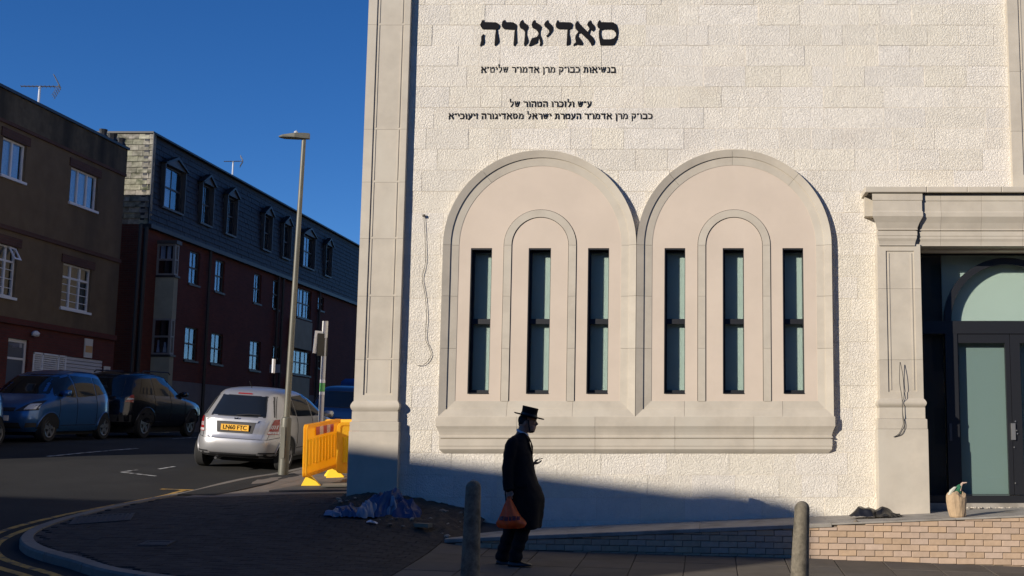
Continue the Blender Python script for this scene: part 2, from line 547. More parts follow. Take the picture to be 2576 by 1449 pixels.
# kerb stones, one after another
acc = 0; start = 0; kn = 0
for i in range(1, len(K0)):
    acc += (K0[i] - K0[i - 1]).length
    if acc > 0.85 or i == len(K0) - 1:
        seg = range(start, i + 1)
        if K0[start].y < 30 and K0[start].x < 8:
            mb = MB(); rings = []
            L_ = len(list(seg))
            for k, j in enumerate(seg):
                a = K0[j].copy(); b = K1[j].copy()
                if k == 0: tt = (K0[j + 1] - K0[j]).normalized() * 0.006; a += tt; b += tt
                if k == L_ - 1: tt = (K0[j] - K0[j - 1]).normalized() * 0.006; a -= tt; b -= tt
                za = h(a.x, a.y); zb = h(b.x, b.y)
                rings.append([(a.x, a.y, za - 0.05), (a.x, a.y, za + PV - 0.02), (a.x + (b.x - a.x) * .12, a.y + (b.y - a.y) * .12, za + PV + 0.004), (b.x, b.y, zb + PV + 0.004), (b.x, b.y, zb - 0.05)])
            mb.loft(rings); mb.obj('kerb_stone', M['kerb'], pav, org=rings[0][0])
        start = i; acc = 0

# slabs to the right, pavers to the left
slabme = None
def inside_kerb(x, y):
    # nearest kerb sample decides
    best = min(range(len(K1)), key=lambda i: (K1[i].x - x) ** 2 + (K1[i].y - y) ** 2)
    t = (K1[min(best + 1, len(K1) - 1)] - K1[max(best - 1, 0)])
    d = Vector((x, y, 0)) - K1[best]
    cr = t.x * d.y - t.y * d.x
    ref = Vector((-4, 14, 0)); 
    return (cr > 0) == (REF > 0)
_b = min(range(len(K1)), key=lambda i: (K1[i].x + 4) ** 2 + (K1[i].y - 14) ** 2)
_t = K1[_b + 1] - K1[_b - 1]; _d = Vector((-4, 14, 0)) - K1[_b]
REF = _t.x * _d.y - _t.y * _d.x
def slab_piece(x0, x1, y0, y1, name, m, th=0.03, g=0.005, jit=0.002, coll=None):
    x0 += g; x1 -= g; y0 += g; y1 -= g
    j = random.uniform(-jit, jit)
    c = [(x0, y0), (x1, y0), (x1, y1), (x0, y1)]
    b = 0.004
    ci = [(x0 + b, y0 + b), (x1 - b, y0 + b), (x1 - b, y1 - b), (x0 + b, y1 - b)]
    zz = [h(x, y) + PV + j for x, y in c]
    vs = [(c[i][0], c[i][1], zz[i] - th) for i in range(4)] + [(c[i][0], c[i][1], zz[i] - b) for i in range(4)] + [(ci[i][0], ci[i][1], zz[i]) for i in range(4)]
    fs = [(8, 9, 10, 11)] + [(4 + i, 4 + (i + 1) % 4, 8 + (i + 1) % 4, 8 + i) for i in range(4)] + [(i, (i + 1) % 4, 4 + (i + 1) % 4, 4 + i) for i in range(4)]
    if coll is not None:
        coll.add(vs, fs); return
    mb = MB(); mb.add(vs, fs)
    mb.obj(name, m, pav, org=((x0 + x1) / 2, (y0 + y1) / 2, zz[0]))
GRATE1 = (ground(1000, 1470, PV), 0.62, 0.62)
def blocked(x, y, w2, d2):
    return False
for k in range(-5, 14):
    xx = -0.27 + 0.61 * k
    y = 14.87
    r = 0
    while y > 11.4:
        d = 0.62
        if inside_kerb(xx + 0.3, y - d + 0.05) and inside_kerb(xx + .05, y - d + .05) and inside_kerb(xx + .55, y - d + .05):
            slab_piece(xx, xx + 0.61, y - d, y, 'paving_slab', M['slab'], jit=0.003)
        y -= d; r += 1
# block pavers: laid in courses; the nearest 300 one by one
cells = []
row = 0
y = 11.5
while y < 17.2:
    x = -9 + (0.1 if row % 2 else 0)
    xr = -3.33 if y < 14.87 else (-3.33 if y < 15.4 else -4.75)
    while x + 0.04 <= xr:
        if inside_kerb(x + .02, y + .02) and inside_kerb(x + .18, y + .02) and inside_kerb(x + .02, y + .08) and not (x > -5.1 and y > 15.95):
            cells.append((x, y))
        x += 0.2
    y += 0.1; row += 1
yy_ = 17.21
while yy_ < 27:
    xx_ = -8.4
    while xx_ < -4.8:
        if all(inside_kerb(xx_ + a, yy_ + b) for a, b in ((.02, .02), (.38, .02), (.02, .38), (.38, .38))):
            slab_piece(xx_, min(xx_ + .4, -4.75), yy_, yy_ + .4, 'paving_flag', M['flag'], g=.003)
        xx_ += .4
    yy_ += .4
vis = [c for c in cells if c[0] > -0.6035 * c[1] + 0.1 and c[1] > 12.05]
vis.sort(key=lambda c: c[1])
vset = set(vis[:300])
stuff = MB()
for c in cells:
    XR_ = -3.33 if c[1] < 15.4 else -4.75
    if c in vset: slab_piece(c[0], min(c[0] + .2, XR_), c[1], c[1] + .1, 'paver', M['paver'], g=0.002, jit=0.002)
    else: slab_piece(c[0], min(c[0] + .2, XR_), c[1], c[1] + .1, 'paver', M['paver'], g=0.002, jit=0.002, coll=stuff)
stuff.obj('paver_field', mat('block_paver_field', (0.040, 0.036, 0.033), 0.92, var=0.3, vscale=6, bump=0.3, bscale=90, bdist=0.004, world=True, spec=0.25), pav, kind='stuff', org=(-6, 16, .5))

# painted lines
def ribbon(C, d0, d1, dz=0.005, i0=0, i1=None):
    A = offset_curve(C, d0 * SIDE); B = offset_curve(C, d1 * SIDE)
    i1 = i1 or len(C)
    mb = MB()
    mb.grid([[(p.x, p.y, h(p.x, p.y) + dz) for p in (A[i], B[i])] for i in range(i0, i1)])
    return mb
fine = catmull([(x, y, 0) for x, y in KP], 24)
i0 = next(i for i, p in enumerate(fine) if PCX + 2974 * p.x / p.y < 545)
dl = thing('double_yellow_lines', (fine[i0].x, fine[i0].y, h(fine[i0].x, fine[i0].y)), 'worn double yellow lines painted along the kerb round the corner', 'road marking')
ribbon(fine, 0.20, 0.29, i0=i0).obj('painted_line', M['yellow'], dl)
ribbon(fine, 0.42, 0.51, i0=i0).obj('painted_line', M['yellow'], dl)
p = offset_curve(fine, 0.0)[i0]; 
A = offset_curve(fine, 0.16 * SIDE)[i0]; B = offset_curve(fine, 0.85 * SIDE)[i0]
def strip(p, q, wd, m, name, parent=None, dz=0.007, **kw):
    p = Vector((p[0], p[1], 0)); q = Vector((q[0], q[1], 0))
    n = (q - p).normalized(); s = Vector((-n.y, n.x, 0)) * wd / 2
    k = max(2, int((q - p).length / 0.5) + 1)
    mb = MB(); mb.grid([[(v.x, v.y, h(v.x, v.y) + dz) for v in (p.lerp(q, t) + s, p.lerp(q, t) - s)] for t in np.linspace(0, 1, k)])
    return mb.obj(name, m, parent, org=None if parent else (p.x, p.y, h(p.x, p.y)), **kw)
strip(A, B, 0.09, M['yellow'], 'end_bar', dl, dz=0.009)
a, b_, c_ = ground(305, 1190), ground(392, 1199), ground(345, 1185)
t = thing('bay_marking', a, 'white angled parking bay mark in the middle of the lit road', 'road marking')
strip(a, b_, 0.07, M['white'], 'painted_line', t); strip(a, c_, 0.07, M['white'], 'painted_line', t, dz=0.009)
strip(ground(400, 1181), ground(439, 1175), 0.07, M['white'], 'bay_tick', label='short white tick on the road left of the silver car', cat='road marking')
strip(ground(120, 1149), ground(345, 1129), 0.10, M['white'], 'bay_line', label='faint long white bay line in front of the blue cars', cat='road marking')
strip(ground(430, 1105), ground(500, 1100), 0.08, M['white'], 'bay_line', label='faint white bay line beside the black four wheel drive', cat='road marking')
# ================================================================== the stone building
F = 16.2
def Z_(x, y, Y=F): return at(x, y, Y).z
def X_(x, y, Y=F): return at(x, y, Y).x
bld = thing('stone_building', (-0.5, F, 0.4), 'pale stone building with two arched window groups and a columned doorway', 'building')
XL, XR = -4.80, 22.0
ZB, ZT = 0.0, 12.5
PF = 16.17                                # front of the pink window panels
# arches
ARC = []
for cxp, l, r in ((1360, 1117.6, 1602), (1846.5, 1602.5, 2090.5)):
    xl = X_(l, 618); xr = X_(r, 618)
    ARC.append(((xl + xr) / 2, (xr - xl) / 2 - 0.002))
ZS = Z_(1400, 618)                        # springing
ZBO = Z_(1400, 1048)                      # bottom outer edge of the surround
BW = 0.212                                # width of the surround
WIN = [(X_(a, 625), X_(b, 625)) for a, b in ((1186, 1239), (1331, 1387), (1480, 1533), (1672, 1724), (1818, 1871), (1968, 2020))]
WZ0, WZ1 = Z_(1400, 991), Z_(1400, 625)
DX0 = 2.36                                # left side of the door opening, behind the pier
PIERL, PIERR = at(2214, 1000, 15.95).x, at(2323.6, 1000, 15.95).x
DOORZ = 0.60

# core behind the blocks: wall with openings
core = MB()
holes = [rect(WIN[0][0] - .06, WIN[2][1] + .06, WZ0 - .06, WZ1 + .06), rect(WIN[3][0] - .06, WIN[5][1] + .06, WZ0 - .06, WZ1 + .06)]
DOORTOP = at(2400, 634, 16.33).z
core_loops = [[(XL + .03, ZB - 1), (PIERR - .12, ZB - 1), (PIERR - .12, DOORTOP), (XR, DOORTOP), (XR, ZT), (XL + .03, ZT)]] + holes
cut_y(core_loops, F + 0.004, F + 0.30, core)
core.box(XL + .03, XR, F + .8, F + 12, ZB - 1, ZT - .05)
core.box(7.25, XR, F, F + .3, ZB - 1, ZT)
core.box(XL + .03, XL + .35, F + .30, F + .8, ZB - 1, ZT)
core.box(XL + .03, XR, F + .3, F + .8, WZ1 + .4, ZT - .1)
core.obj('wall_core', M['joint'], bld)
# blocks
random.seed(5)
zj0 = Z_(1500, 1252)
excl_w = [(WIN[0][0] - .05, WIN[2][1] + .05), (WIN[3][0] - .05, WIN[5][1] + .05)]
CH = 0.3035
r = -3
LIN_T = at(2300, 470.6, 15.85).z
blocks = MB()
nb = 0
while True:
    z0 = zj0 + r * CH; z1 = z0 + CH
    if z0 > ZT - 0.5: break
    x = -4.25 + random.uniform(-0.5, 0)
    lim_r = 7.0
    if z0 < LIN_T - 0.1: lim_r = PIERL + 0.15
    while x < lim_r:
        wd = random.choice((0.30, 0.45, 0.6, 0.6, 0.72, 0.85, 0.5))
        a, b = max(x, -4.25), min(x + wd, lim_r)
        x += wd
        segs = [(a, b)]
        if z1 > WZ0 - .04 and z0 < WZ1 + .04:
            for e0, e1 in excl_w:
                ns = []
                for s0, s1 in segs:
                    if s1 <= e0 or s0 >= e1: ns.append((s0, s1)); continue
                    if s0 < e0: ns.append((s0, e0))
                    if s1 > e1: ns.append((e1, s1))
                segs = ns
        for s0, s1 in segs:
            if s1 - s0 < 0.04: continue
            # wholly hidden behind an arch panel: leave out
            hid = False
            for ac, ar in ARC:
                if s0 > ac - ar + .04 and s1 < ac + ar - .04 and z0 > ZBO - .1:
                    if z1 < ZS + .2 or all(math.hypot(px - ac, pz - ZS) < ar - .05 for px in (s0, s1) for pz in (z0, z1)):
                        hid = True
            if hid: continue
            pr = random.uniform(-0.003, 0.003)
            m_ = MB(); g = 0.0015
            m_.bbox(s0 + g, s1 - g, F - pr, F + 0.012, z0 + g, z1 - g, b=0.003)
            if z0 < 8.2 and s0 < 4.9:
                m_.obj('stone_block', M['rock'], bld, org=((s0 + s1) / 2, F, z0)); nb += 1
            else:
                blocks.add(m_.v, m_.f)
    r += 1
blocks.obj('upper_stone_blocks', M['rock'], bld, kind='stuff')
print('blocks', nb)
# west side wall of the building, towards the side street
NB = thing('neighbour_building', (-4.7, 45, 1), 'plain brown rendered building behind the stone one along the side street', 'building')
nbw = MB(); nbw.box(-4.75, 8, 29.5, 70, 0, 13.2); nbw.obj('wall', mat('brown_render', (.14, .115, .085), .9, var=.1, vscale=1, world=True), NB)
for yy in range(32, 68, 4):
    for zz in (2.4, 5.4, 8.0):
        MB().box(-4.79, -4.74, yy, yy + 1.2, zz, zz + 1.4).obj('window', M['blackmetal'], NB)
side = MB(); side.box(XL + .02, XL + .04, F + .02, F + 12, ZB - 1, ZT); side.obj('side_wall', M['rock'], bld)

# ---- pilasters ---------------------------------------------------
def pilaster(xl, xr, zlist, zbot, ztop, yf, pl, pr_, panel_bot, base=None):
    """shaft with a sunk panel, cut into stones at zlist"""
    cuts = [zbot] + sorted(z for z in zlist if zbot < z < ztop) + [ztop]
    for z0, z1 in zip(cuts, cuts[1:]):
        g = 0.0015
        m_ = MB()
        fr = rect(xl, xr, z0 + g, z1 - g)
        if z1 <= panel_bot + .01:
            cut_y([fr], yf, F, m_); m_.obj('pilaster_stone', M['ashlar'], bld, org=(xl, yf, z0)); continue
        pz0 = max(z0 + g, panel_bot) if z0 < panel_bot else z0 + g
        if z0 < panel_bot:
            m_ = MB(); cut_y([[(xl, z0 + g), (xr, z0 + g), (xr, z1 - g), (pr_, z1 - g), (pr_, panel_bot), (pl, panel_bot), (pl, z1 - g), (xl, z1 - g)]], yf, F, m_)
        else:
            m_ = MB(); m_.box(xl, pl, yf, F, z0 + g, z1 - g); m_.box(pr_, xr, yf, F, z0 + g, z1 - g)
        # thin inner bead round the panel
        m_.box(pl + .028, pl + .042, yf + .008, F, pz0 + .03, z1 - g)
        m_.box(pr_ - .042, pr_ - .028, yf + .008, F, pz0 + .03, z1 - g)
        m_.box(pl, pr_, yf + .016, F - .001, pz0, z1 - g)
        m_.obj('pilaster_stone', M['ashlar'], bld, org=(xl, yf, z0))
PX0, PX1 = at(900, 738, 16.11).x, at(1009, 738, 16.11).x
YF = 16.11
zl = [at(950, y, YF).z for y in (62, 325, 458, 600, 745, 905)]
pb = at(950, 993.5, YF).z
ptop = at(950, 1010, YF).z
pilaster(PX0, PX1, zl, ptop, ZT, YF, at(913, 993, YF).x, at(986, 993, YF).x, pb)
# moulded base: profile (outward, z) swept round three sides
def base_mould(xl, xr, yf, yb, prof, name='base_moulding', m=None, left=True):
    rings = []
    for d, z in prof:
        rings.append([(xl - d, yb, z), (xl - d, yf - d, z), (xr + d, yf - d, z), (xr + d, yb, z)])
    mb = MB(); mb.loft(rings); return mb.obj(name, m or M['ashlar'], bld, org=(xl, yf, prof[0][1]))
za = lambda y: at(950, y, 16.09).z
def pil_base(xl, xr, yf, zz, zfoot, dpl):
    t0, t1, t2, t3, t4 = zz               # torus top, torus bottom, band bottom, cap line, -
    n = 7
    tor = [(0.0, t0 + .012), (0.004, t0)]
    for k in range(n + 1):
        a = math.pi * k / n
        tor.append((0.008 + 0.026 * math.sin(a), t0 + (t1 - t0) * k / n))
    tor.append((.008, t1 - .001))
    base_mould(xl, xr, yf, F, tor[::-1], 'torus_moulding')
    base_mould(xl, xr, yf, F, [(.014, t2 + .002), (.014, t1 - .004)], 'base_band')
    base_mould(xl, xr, yf, F, [(dpl, t3), (dpl, t2 - .012), (.014, t2)], 'plinth_cap')
    base_mould(xl, xr, yf, F, [(dpl + .006, zfoot), (dpl + .006, t3 - .003)], 'plinth_block')
pil_base(PX0, PX1, YF, [za(1010), za(1034), za(1060), za(1084), 0], 0.0, 0.032)
# pilaster above the doorway
ux0 = at(2533, 0, 16.11).x
pilaster(ux0, ux0 + .9, [at(2550, y, YF).z for y in (180, 330)], at(2545, 472, YF).z, ZT, YF, at(2563, 100, YF).x, ux0 + .75, at(2545, 440, YF).z)

# ---- window surrounds --------------------------------------------
PROF = [(0.0, F), (0.0, 16.105), (0.098, 16.135), (0.1, 16.150), (BW, 16.165), (BW, F)]
def surround(ac, ar, joints_l, joints_r, arc_joints, bottom_cuts):
    def emit(sections):
        mb = MB(); n = len(PROF)
        for s in sections: mb.v += s
        for i in range(len(sections) - 1):
            for j in range(n - 1):
                a = i * n + j
                mb.f.append((a, a + 1, a + n + 1, a + n)); mb.m.append(0)
        mb.f.append(tuple(range(n))); mb.m.append(0)
        k = (len(sections) - 1) * n
        mb.f.append(tuple(range(k, k + n))); mb.m.append(0)
        o = mb.obj('surround_stone', M['ashlar'], bld, org=sections[0][0])
        autosmooth(o, 0.35)
    g = 0.0018
    for sgn, jl in ((-1, joints_l), (1, joints_r)):
        cuts = [None] + jl + [ZS]
        for a, b in zip(cuts, cuts[1:]):
            s0 = [(ac + sgn * (ar - d), y, (ZBO + d) if a is None else a + g) for d, y in PROF]
            s1 = [(ac + sgn * (ar - d), y, b - g) for d, y in PROF]
            emit([s0, s1])
    angs = [0] + arc_joints + [180]
    for a, b in zip(angs, angs[1:]):
        n = max(4, int((b - a) / 4)); ga = math.degrees(g / ar)
        sec = []
        for k in range(n + 1):
            th = math.radians(a + ga + (b - a - 2 * ga) * k / n)
            sec.append([(ac + (ar - d) * math.cos(th), y, ZS + (ar - d) * math.sin(th)) for d, y in PROF])
        emit(sec)
    cuts = [None] + bottom_cuts + [None]
    for i, (a, b) in enumerate(zip(cuts, cuts[1:])):
        s0 = [((ac - ar + d) if a is None else a + g, y, ZBO + d) for d, y in PROF]
        s1 = [((ac + ar - d) if b is None else b - g, y, ZBO + d) for d, y in PROF]
        emit([s0, s1])
zj = [Z_(1500, 877), Z_(1500, 746)]
surround(ARC[0][0], ARC[0][1], zj, zj, [128], [-2.75, -1.85])
surround(ARC[1][0], ARC[1][1], zj, zj, [48, 91, 132], [X_(1722, 1030), X_(1968, 1030)])

# ---- pink panels with slit windows, inner ring --------------------
RO, RI = X_(1450.6, 618) - X_(1270, 618), X_(1431, 618) - X_(1287, 618)
RO /= 2; RI /= 2
for k, (ac, ar) in enumerate(ARC):
    Rr = ar - BW + .004
    zb = ZBO + BW - .004
    def archloop(R, z0, n=40):
        return [(ac - R, z0), (ac + R, z0), (ac + R, ZS)] + [(ac + R * math.cos(math.pi * i / n), ZS + R * math.sin(math.pi * i / n)) for i in range(1, n)] + [(ac - R, ZS)]
    wins = WIN[3 * k:3 * k + 3]
    cut_y([archloop(Rr, zb)] + [rect(a, b, WZ0, WZ1) for a, b in wins], PF, F + .20).obj('window_panel', M['panel'], bld)
    # inner ring of dressed stone, with a dark sealant line each side
    lx = ac + (X_(1360.5, 618) - X_(1360, 618)) * 0
    def ringband(R1, R0, yf, m, name, seg):
        for (t0, t1) in seg:
            mb = MB()
            if t0 == 'L' or t0 == 'R':
                s = -1 if t0 == 'L' else 1
                x0, x1 = sorted((ac + s * R1, ac + s * R0))
                mb.box(x0, x1, yf, PF + .003, t1[0] + .0015, t1[1] - .0015)
            else:
                n = 24; rings = []
                for i in range(n + 1):
                    th = math.radians(t0 + (t1 - t0) * i / n)
                    rings.append([(ac + R_ * math.cos(th), y_, ZS + R_ * math.sin(th)) for R_, y_ in ((R1, PF + .003), (R1, yf), (R0, yf), (R0, PF + .003))])
                mb.loft(rings)
            o = mb.obj(name, m, bld); autosmooth(o, .35)
    segs = [('L', (zb, zj[0])), ('L', (zj[0], zj[1])), ('L', (zj[1], ZS)), ('R', (zb, zj[0])), ('R', (zj[0], zj[1])), ('R', (zj[1], ZS)), (0.2, 179.8)]
    ringband(RO, RI, PF - .014, M['ashlar'], 'inner_ring_stone', segs)
    ringband(RO + .008, RO + .001, PF - .0015, M['gap_and_shadow'], 'sealant_line', [('L', (zb, ZS)), ('R', (zb, ZS)), (0.1, 179.9)])
    ringband(RI - .001, RI - .008, PF - .0015, M['gap_and_shadow'], 'sealant_line', [('L', (zb, ZS)), ('R', (zb, ZS)), (0.1, 179.9)])
    for a, b in wins:
        zm0, zm1 = Z_(1500, 814), Z_(1500, 801)
        f = MB()
        f.box(a + .001, a + .012, PF + .006, F + .19, WZ0 + .001, WZ1 - .001)          # liner, left
        f.box(b - .007, b - .001, PF + .010, F + .19, WZ0 + .001, WZ1 - .001)
        f.box(a + .012, b - .007, PF + .010, F + .19, WZ1 - .022, WZ1 - .001)
        f.box(a + .012, b - .007, PF - .012, F + .19, WZ0 + .001, WZ0 + .012)
        f.box(a + .012, a + .035, F + .07, F + .12, WZ0 + .013, WZ1 - .023)
        f.box(a + .035, b - .008, F + .07, F + .12, WZ1 - .05, WZ1 - .023)
        f.box(a + .035, b - .008, F + .07, F + .12, WZ0 + .013, WZ0 + .055)
        f.box(a + .035, b - .008, F + .065, F + .125, zm0, zm1)
        w_ = f.obj('window', M['blackmetal'], bld)
        for z0, z1 in ((WZ0 + .055, zm0), (zm1, WZ1 - .05)):
            MB().box(a + .036, b - .009, F + .094, F + .100, z0 + .001, z1 - .001).obj('pane', M['glass'], w_)
        bz = MB().box(a - .02, b + .05, F + .165, F + .175, WZ0 - .03, WZ1 + .03).obj('blind', M['blind'], w_)
# clipping strips round the slits, so that the core cannot be seen
# ---- moulded sill below the windows -------------------------------
SX0, SX1 = X_(1100, 1050) + .005, X_(2100, 1050) - .005
sz = lambda y: at(1600, y, 16.12).z
sprof = [(.0, sz(1047.5)), (.098, sz(1047.5)), (.100, sz(1049)), (.100, sz(1072)), (.082, sz(1079)), (.066, sz(1087)), (.056, sz(1094)), (.055, sz(1097)), (.066, sz(1098)), (.066, sz(1101.5)),
         (.045, sz(1102)), (.045, sz(1104)), (.062, sz(1105)), (.062, sz(1121)), (.056, sz(1124)), (.056, sz(1130)), (.035, sz(1135)), (.012, sz(1140)), (.0, sz(1140.5))]
def moulding(xl, xr, cuts, prof, yb, name, lret=True, rret=True, base=None, mt=None):
    mx = max(p for p, z in prof)
    cs = [None] + cuts + [None]; g = .0015
    for a, b in zip(cs, cs[1:]):
        la = [((xl + (mx - p)) if (a is None and lret) else (xl if a is None else a + g), yb - p, z) for p, z in prof]
        lb = [((xr - (mx - p)) if (b is None and rret) else (xr if b is None else b - g), yb - p, z) for p, z in prof]
        yk = yb - min(p for p, z in prof) + .02
        la += [(la[-1][0], yk, la[-1][2]), (la[0][0], yk, la[0][2])]
        lb += [(lb[-1][0], yk, lb[-1][2]), (lb[0][0], yk, lb[0][2])]
        mb = MB(); mb.loft([la, lb])
        o = mb.obj(name, mt or M['ashlar'], bld, org=la[0])
moulding(SX0, SX1, [X_(v, 1090) for v in (1302, 1498, 1698, 1896)], sprof, F, 'sill_stone')

# ---- doorway ------------------------------------------------------
YP = 15.95
ep = lambda x, y, Y=YP: at(x, y, Y)
# pier with sunk panel, cut in stones
zt = ep(2260, 614).z
px0, px1 = PIERL, PIERR
cuts = [ep(2260, 1004).z, ep(2260, 905).z, ep(2260, 726).z, zt]
pl_, pr2, pbz, ptz = ep(2235, 986).x, ep(2307, 986).x, ep(2260, 986).z, ep(2260, 631).z
for z0, z1 in zip(cuts, cuts[1:]):
    g = .0015; m_ = MB()
    a, b = max(z0 + g, pbz), min(z1 - g, ptz)
    m_.box(px0, pl_, YP, F + .3, z0 + g, z1 - g); m_.box(pr2, px1, YP, F + .3, z0 + g, z1 - g)
    if z0 < pbz: m_.box(pl_, pr2, YP, F + .1, z0 + g, pbz)
    if z1 > ptz: m_.box(pl_, pr2, YP, F + .1, ptz, z1 - g)
    m_.box(pl_, pr2, YP + .016, F, a, b)
    m_.box(pl_ + .03, pl_ + .046, YP + .008, F - .1, a + (.03 if z0 < pbz else 0), b - (.03 if z1 > ptz else 0))
    m_.box(pr2 - .046, pr2 - .03, YP + .008, F - .1, a + (.03 if z0 < pbz else 0), b - (.03 if z1 > ptz else 0))
    m_.obj('pier_stone', M['ashlar'], bld, org=(px0, YP, z0))
def pier_base(zz, zfoot, dpl):
    global F
    F_ = F; F = 16.5
    pil_base(px0, px1, YP, zz, zfoot, dpl)
    F = F_
zp = lambda y: at(2260, y, 15.93).z
pier_base([zp(1004), zp(1024), zp(1053), zp(1078.7), 0], 0.36, 0.035)
# entablature: (protrusion from pier face, z)
YE = 15.93
ez = lambda y: at(2400, y, 15.83).z
eprof = [(.00, ez(487)), (.10, ez(487)), (.10, ez(503)), (.092, ez(504.5)), (.092, ez(530)), (.102, ez(533)), (.102, ez(543.5)), (.06, ez(558)), (.03, ez(572.6)), (.035, ez(573)), (.035, ez(576)),
         (.015, ez(576.4)), (.015, ez(578)), (.030, ez(579)), (.030, ez(590)), (.024, ez(591)), (.024, ez(597)), (.008, ez(604)), (.0, ez(611.5)), (.0, ez(614.5))]
eL = at(2194.5, 540, 15.83).x
eM = at(2322, 540, 15.83).x + .0
cutsE = [at(v, 540, 15.83).x for v in (2480, )]
moulding(eL, eM, [], eprof, YE, 'entablature_stone', True, True)
e2 = [(p - .045, z) for p, z in eprof]
moulding(eM - .03, 7.0, [at(v, 540, 15.87).x for v in (2368, 2470, 2575)] + [4.9], e2, YE, 'entablature_stone', False, False)
mb = MB(); mb.box(eL + .10, 7.0, YE + .07, F + .3, ez(614.3), ez(487.2)); mb.obj('lintel', M['ashlar'], bld)
mb = MB(); mb.box(at(2174.6, 520, 16.1).x, eL + .13, 16.06, F + .05, at(2180, 545, 16.1).z, at(2180, 489, 16.1).z); mb.obj('return_stone', M['ashlar'], bld)
zz0, zz1 = ez(485.0), ez(470.6)
cs = [at(2176, 478, 15.80).x] + [at(v, 478, 15.80).x for v in (2332, 2434, 2520, 2600)] + [5.0, 6.0, 7.0]
for a, b in zip(cs, cs[1:]):
    MB().bbox(a + .0015, b - .0015, 15.795, F + .02, zz0, zz1, b=.008).obj('cornice_slab', M['ashlar'], bld, org=(a, 15.8, zz0))
MB().box(at(2185, 478, 15.85).x, 7.0, 15.845, F, ez(487), zz0).obj('cornice_shadow_strip', M['gap_and_shadow'], bld)  # dark strip that paints in the shadow line under the slab
# right pier, beyond the frame
MB().box(5.75, 6.4, YP, F + .3, 0.3, zt).obj('pier_stone', M['ashlar'], bld)
mb = MB(); mb.box(6.4, 7.2, F, F + .3, 0, DOORTOP + .2); mb.obj('wall_right', M['rock'], bld)
# glazed door screen
YD = 16.5
dd = lambda x, y: at(x, y, YD)
door = MB()
xa, xb = px1 - .3, 5.9
def band(m, x0, x1, z0, z1, y0=YD - .03, y1=YD + .03): m.box(x0, x1, y0, y1, z0, z1)
zT0, zT1 = dd(2400, 840).z, dd(2400, 808).z
fl, fr_ = dd(2380, 1000).x, dd(2411, 1000).x
dm = dd(2543, 1000).x
frame = MB()
band(frame, xa, xb, zT0, zT1, YD - .05, YD + .05)
band(frame, xa, xb, DOORZ, DOORZ + .10, YD - .045, YD + .045)
band(frame, fl, fr_ - .004, DOORZ + .10, zT0, YD - .045, YD + .045)
band(frame, 2 * dm - fr_ + .004, 2 * dm - fl, DOORZ + .10, zT0, YD - .045, YD + .045)
band(frame, xa, xb, DOORTOP - .02, DOORTOP + .05)
fo = frame.obj('door_frame', M['blackmetal'], bld)
ca, Ro, Ri = dd(2534, 804).x, dd(2534, 804).x - dd(2374, 804).x, dd(2534, 804).x - dd(2391, 804).x
rings = []
for i in range(41):
    th = math.pi * i / 40
    rings.append([(ca + R_ * math.cos(th), y_, zT1 + R_ * math.sin(th)) for R_, y_ in ((Ro, YD - .06), (Ri, YD - .06), (Ri, YD + .04), (Ro, YD + .04))])
o = MB().loft(rings).obj('arched_transom_bar', M['blackmetal'], bld); autosmooth(o, .4)
for s in (-1, 1):
    lf = MB()
    x0, x1 = (fr_, dm - .003) if s < 0 else (dm + .003, 2 * dm - fr_)
    st = .035 if s < 0 else dd(2568, 1000).x - dm
    stm = dm - dd(2531, 1000).x
    l_, r_ = (x0 + .012, dm - stm) if s < 0 else (dm + st, x1 - .012)
    band(lf, x0, l_, DOORZ + .11, zT0 - .005); band(lf, r_, x1, DOORZ + .11, zT0 - .005)
    band(lf, l_, r_, DOORZ + .11, dd(2450, 1243).z); band(lf, l_, r_, dd(2450, 863).z, zT0 - .005)
    lo = lf.obj('door_leaf', M['blackmetal'], bld)
    MB().box(l_ - .005, r_ + .005, YD - .004, YD + .004, dd(2450, 1243).z - .01, dd(2450, 863).z + .01).obj('pane', M['glass'], lo)
    MB().box(l_ - .03, r_ + .03, YD + .10, YD + .11, DOORZ + .05, zT0 + .02).obj('blind', mat('grey_green_sheet', (0.24, 0.30, 0.30), .8), lo)
    hx = dd(2547, 1083).x if s > 0 else dm - .06
hm = mat('steel_handle', (0.5, 0.5, 0.48), .35, .8)
hp = dd(2547, 1083)
MB().box(hp.x - .028, hp.x + .028, YD - .06, YD - .03, hp.z - .13, hp.z + .10).obj('door_handle', hm, bld)
hp = dd(2390, 1087)
MB().box(hp.x - .02, hp.x + .015, YD - .07, YD - .05, hp.z - .12, hp.z + .12).obj('door_handle', mat('dull_handle', (.12, .12, .12), .4, .6), bld)
for (sx, sy) in ((2552, 1060), (2555, 1083), (2557, 1091), (2549, 1125), (2552, 1215)):
    q = dd(sx, sy); MB().lathe([(0.001, 0), (.010, 0), (.010, .004), (.001, .005)], (0, 0, 0), 8).obj('lock_cover', hm, bld, org=(0, 0, 0))
    o = bpy.data.objects[-1] if False else [c for c in bld.children if c.name.startswith('lock_cover')][-1]
    o.rotation_euler = (math.pi / 2, 0, 0); o.location = Vector((q.x, YD - .05, q.z)) - ORG[bld.name]
gl = MB(); gl.box(xa, xb, YD + .0, YD + .008, zT1, DOORTOP); gl.obj('transom_pane', M['glass'], bld)
gl = MB(); gl.box(xa, fl, YD, YD + .008, DOORZ + .1, zT0); gl.obj('side_pane', M['glass'], bld)
dk = MB(); dk.box(xa, fl, YD + .1, YD + .11, DOORZ, zT0); dk.obj('side_screen', mat('dark_screen', (.035, .03, .032), .7), bld)
bl = MB(); bl.box(fl - .0, xb, YD + .10, YD + .11, zT1 - .05, DOORTOP + .3); bl.obj('blind', M['blind'], bld)
dk = MB(); dk.box(xa, fl, YD + .14, YD + .15, zT1 - .05, DOORTOP + .3); dk.obj('side_screen', mat('dark_screen2', (.03, .04, .045), .6), bld)
